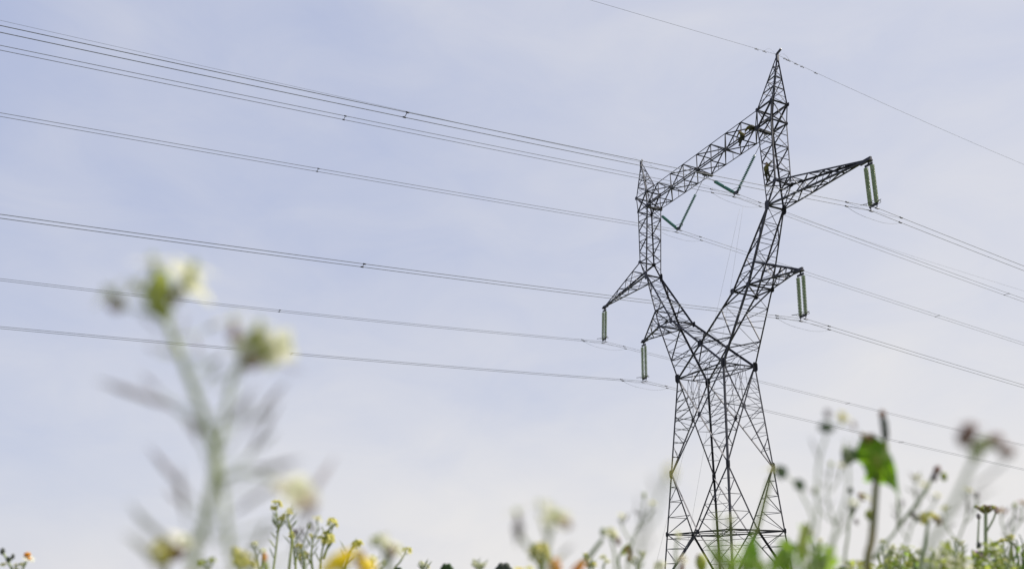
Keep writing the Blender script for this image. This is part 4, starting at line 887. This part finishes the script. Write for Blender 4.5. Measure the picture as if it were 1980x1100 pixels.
p = herb('olive leafy herb with cream flowers left of the flat topped flower', 1750, 2.4, (1690, 1800, 1058, 1125), 120, 17, 9, 'leafo'); p.foliage(1700, 1800, 1066, 1122, 30, 15, 9, 'leafb'); p.foliage(1690, 1800, 1072, 1125, 16, 15, 8, 'leafd')
for x, y in ((1745, 1062), (1758, 1092), (1722, 1088), (1780, 1066), (1706, 1096), (1735, 1076), (1768, 1080), (1714, 1074), (1790, 1090), (1750, 1102)): p.cluster(x, y, 17, 'petalw' if x % 3 else 'mustard', 5)
p = herb('pale olive herb with cream petals beside the purple flower', 1835, 1.7, (1790, 1872, 1056, 1125), 70, 20, 10, 'leafo'); p.foliage(1790, 1872, 1060, 1125, 24, 20, 11, 'petal', name='petal'); p.leaf((1830, 1105), (1834, 1040), 20, 'leafo'); p.leaf((1850, 1110), (1862, 1068), 22, 'dry'); p.cross_flower(1808, 1085, 20, (-.2, -.6, .6), pm='petalw'); p.cross_flower(1850, 1095, 22, (.3, -.6, .6), pm='petal')
for x, y, z_ in ((1826, 1072, 20), (1838, 1090, 24), (1864, 1085, 18), (1798, 1100, 20), (1820, 1100, 22)): p.cross_flower(x, y, z_, (p.rnd.uniform(-.5, .5), -.6, .6), pm='petalw', calyx='lime')
p = herb('green leafy herb under the purple flower in the right corner', 1915, 2.4, (1872, 1958, 1054, 1125), 110, 18, 11, 'leafo'); p.foliage(1876, 1950, 1052, 1120, 36, 18, 11, 'leafb'); p.foliage(1884, 1960, 1056, 1110, 14, 14, 8, 'leafd')
for x, y in ((1905, 1080), (1925, 1068), (1940, 1085), (1915, 1096), (1884, 1094)): p.cluster(x, y, 16, 'petal' if x % 2 else 'mustard', 5)
p.stem([(1890, 1100), (1892, 1066)], p.u(3), p.u(2), root=True); p.daisy(1892, 1068, 20, 'purple', 'purple', (0, -.6, .8), 12); p.bud(1893, 1053, 9, 'darkbud')
p = herb('dark green herb against the right picture edge', 1972, 2.6, (1954, 1995, 1042, 1125), 42, 15, 9, 'leafd'); p.foliage(1950, 1995, 1060, 1125, 26, 15, 9, 'leafb')
p = herb('low dark and lime herb right of the bright broad leaves', 1650, 2.0, (1610, 1700, 1086, 1130), 70, 16, 9, 'leafo'); p.foliage(1612, 1690, 1090, 1130, 25, 16, 10, 'leafd')
for x, y in ((1640, 1092), (1664, 1088)): p.cluster(x, y, 16, 'mustard', 5)

# --- the meadow itself: low grass, leaves and specks of flower running back from the lens
mb = MB(); rg = random.Random(5)
for i in range(11000):
    Y = 1.6*(34/1.6)**(rg.random()**1.15); x = rg.uniform(-1.0, 1.0)*Y-.05
    side = max(0, min(1, (x/Y+.05)/.55)); h = rg.gauss(.335, .035)+.05*side*rg.random()
    h = min(h, .352+.016*Y*(.35+.9*side))
    b = V((x, Y, 0)); l = V((rg.gauss(0, .07), rg.gauss(0, .07), h)); sw = rg.uniform(.0015, .004)
    a = rg.uniform(0, pi); sd = V((cos(a), sin(a), 0))*sw
    k = rg.random(); mt = 0 if k < .5 else (1 if k < .8 else 2)
    mb.quadstrip([[b-sd, b+sd], [b+l*.5+V((0, 0, h*.06))-sd*.8, b+l*.5+V((0, 0, h*.06))+sd*.8], [b+l-sd*.1, b+l+sd*.1]], closed=False, mat=mt)
    for q in range(2):
        c = b+l*rg.uniform(.45, .97); an = rg.uniform(0, 2*pi); mb.petal(c, V((cos(an), sin(an), .5)), V((0, 0, 1)), rg.uniform(.015, .035), rg.uniform(.008, .016), .2, mat=mt, nu=3, tip=.8)
    if rg.random() < .10:
        c = b+l
        for q in range(4): an = q*pi/2+a; mb.petal(c, V((cos(an), sin(an), .4)), V((0, 0, 1)), .008, .008, .2, mat=3+(q+i) % 1+(1 if i % 3 == 0 else 0), nu=2)
o = mb.build('meadow', [M['leafo'], M['leaf'], M['dry'], M['petal'], M['mustard']])
tag(o, 'low meadow of grass and small flowers along the bottom edge', 'meadow', kind='stuff')
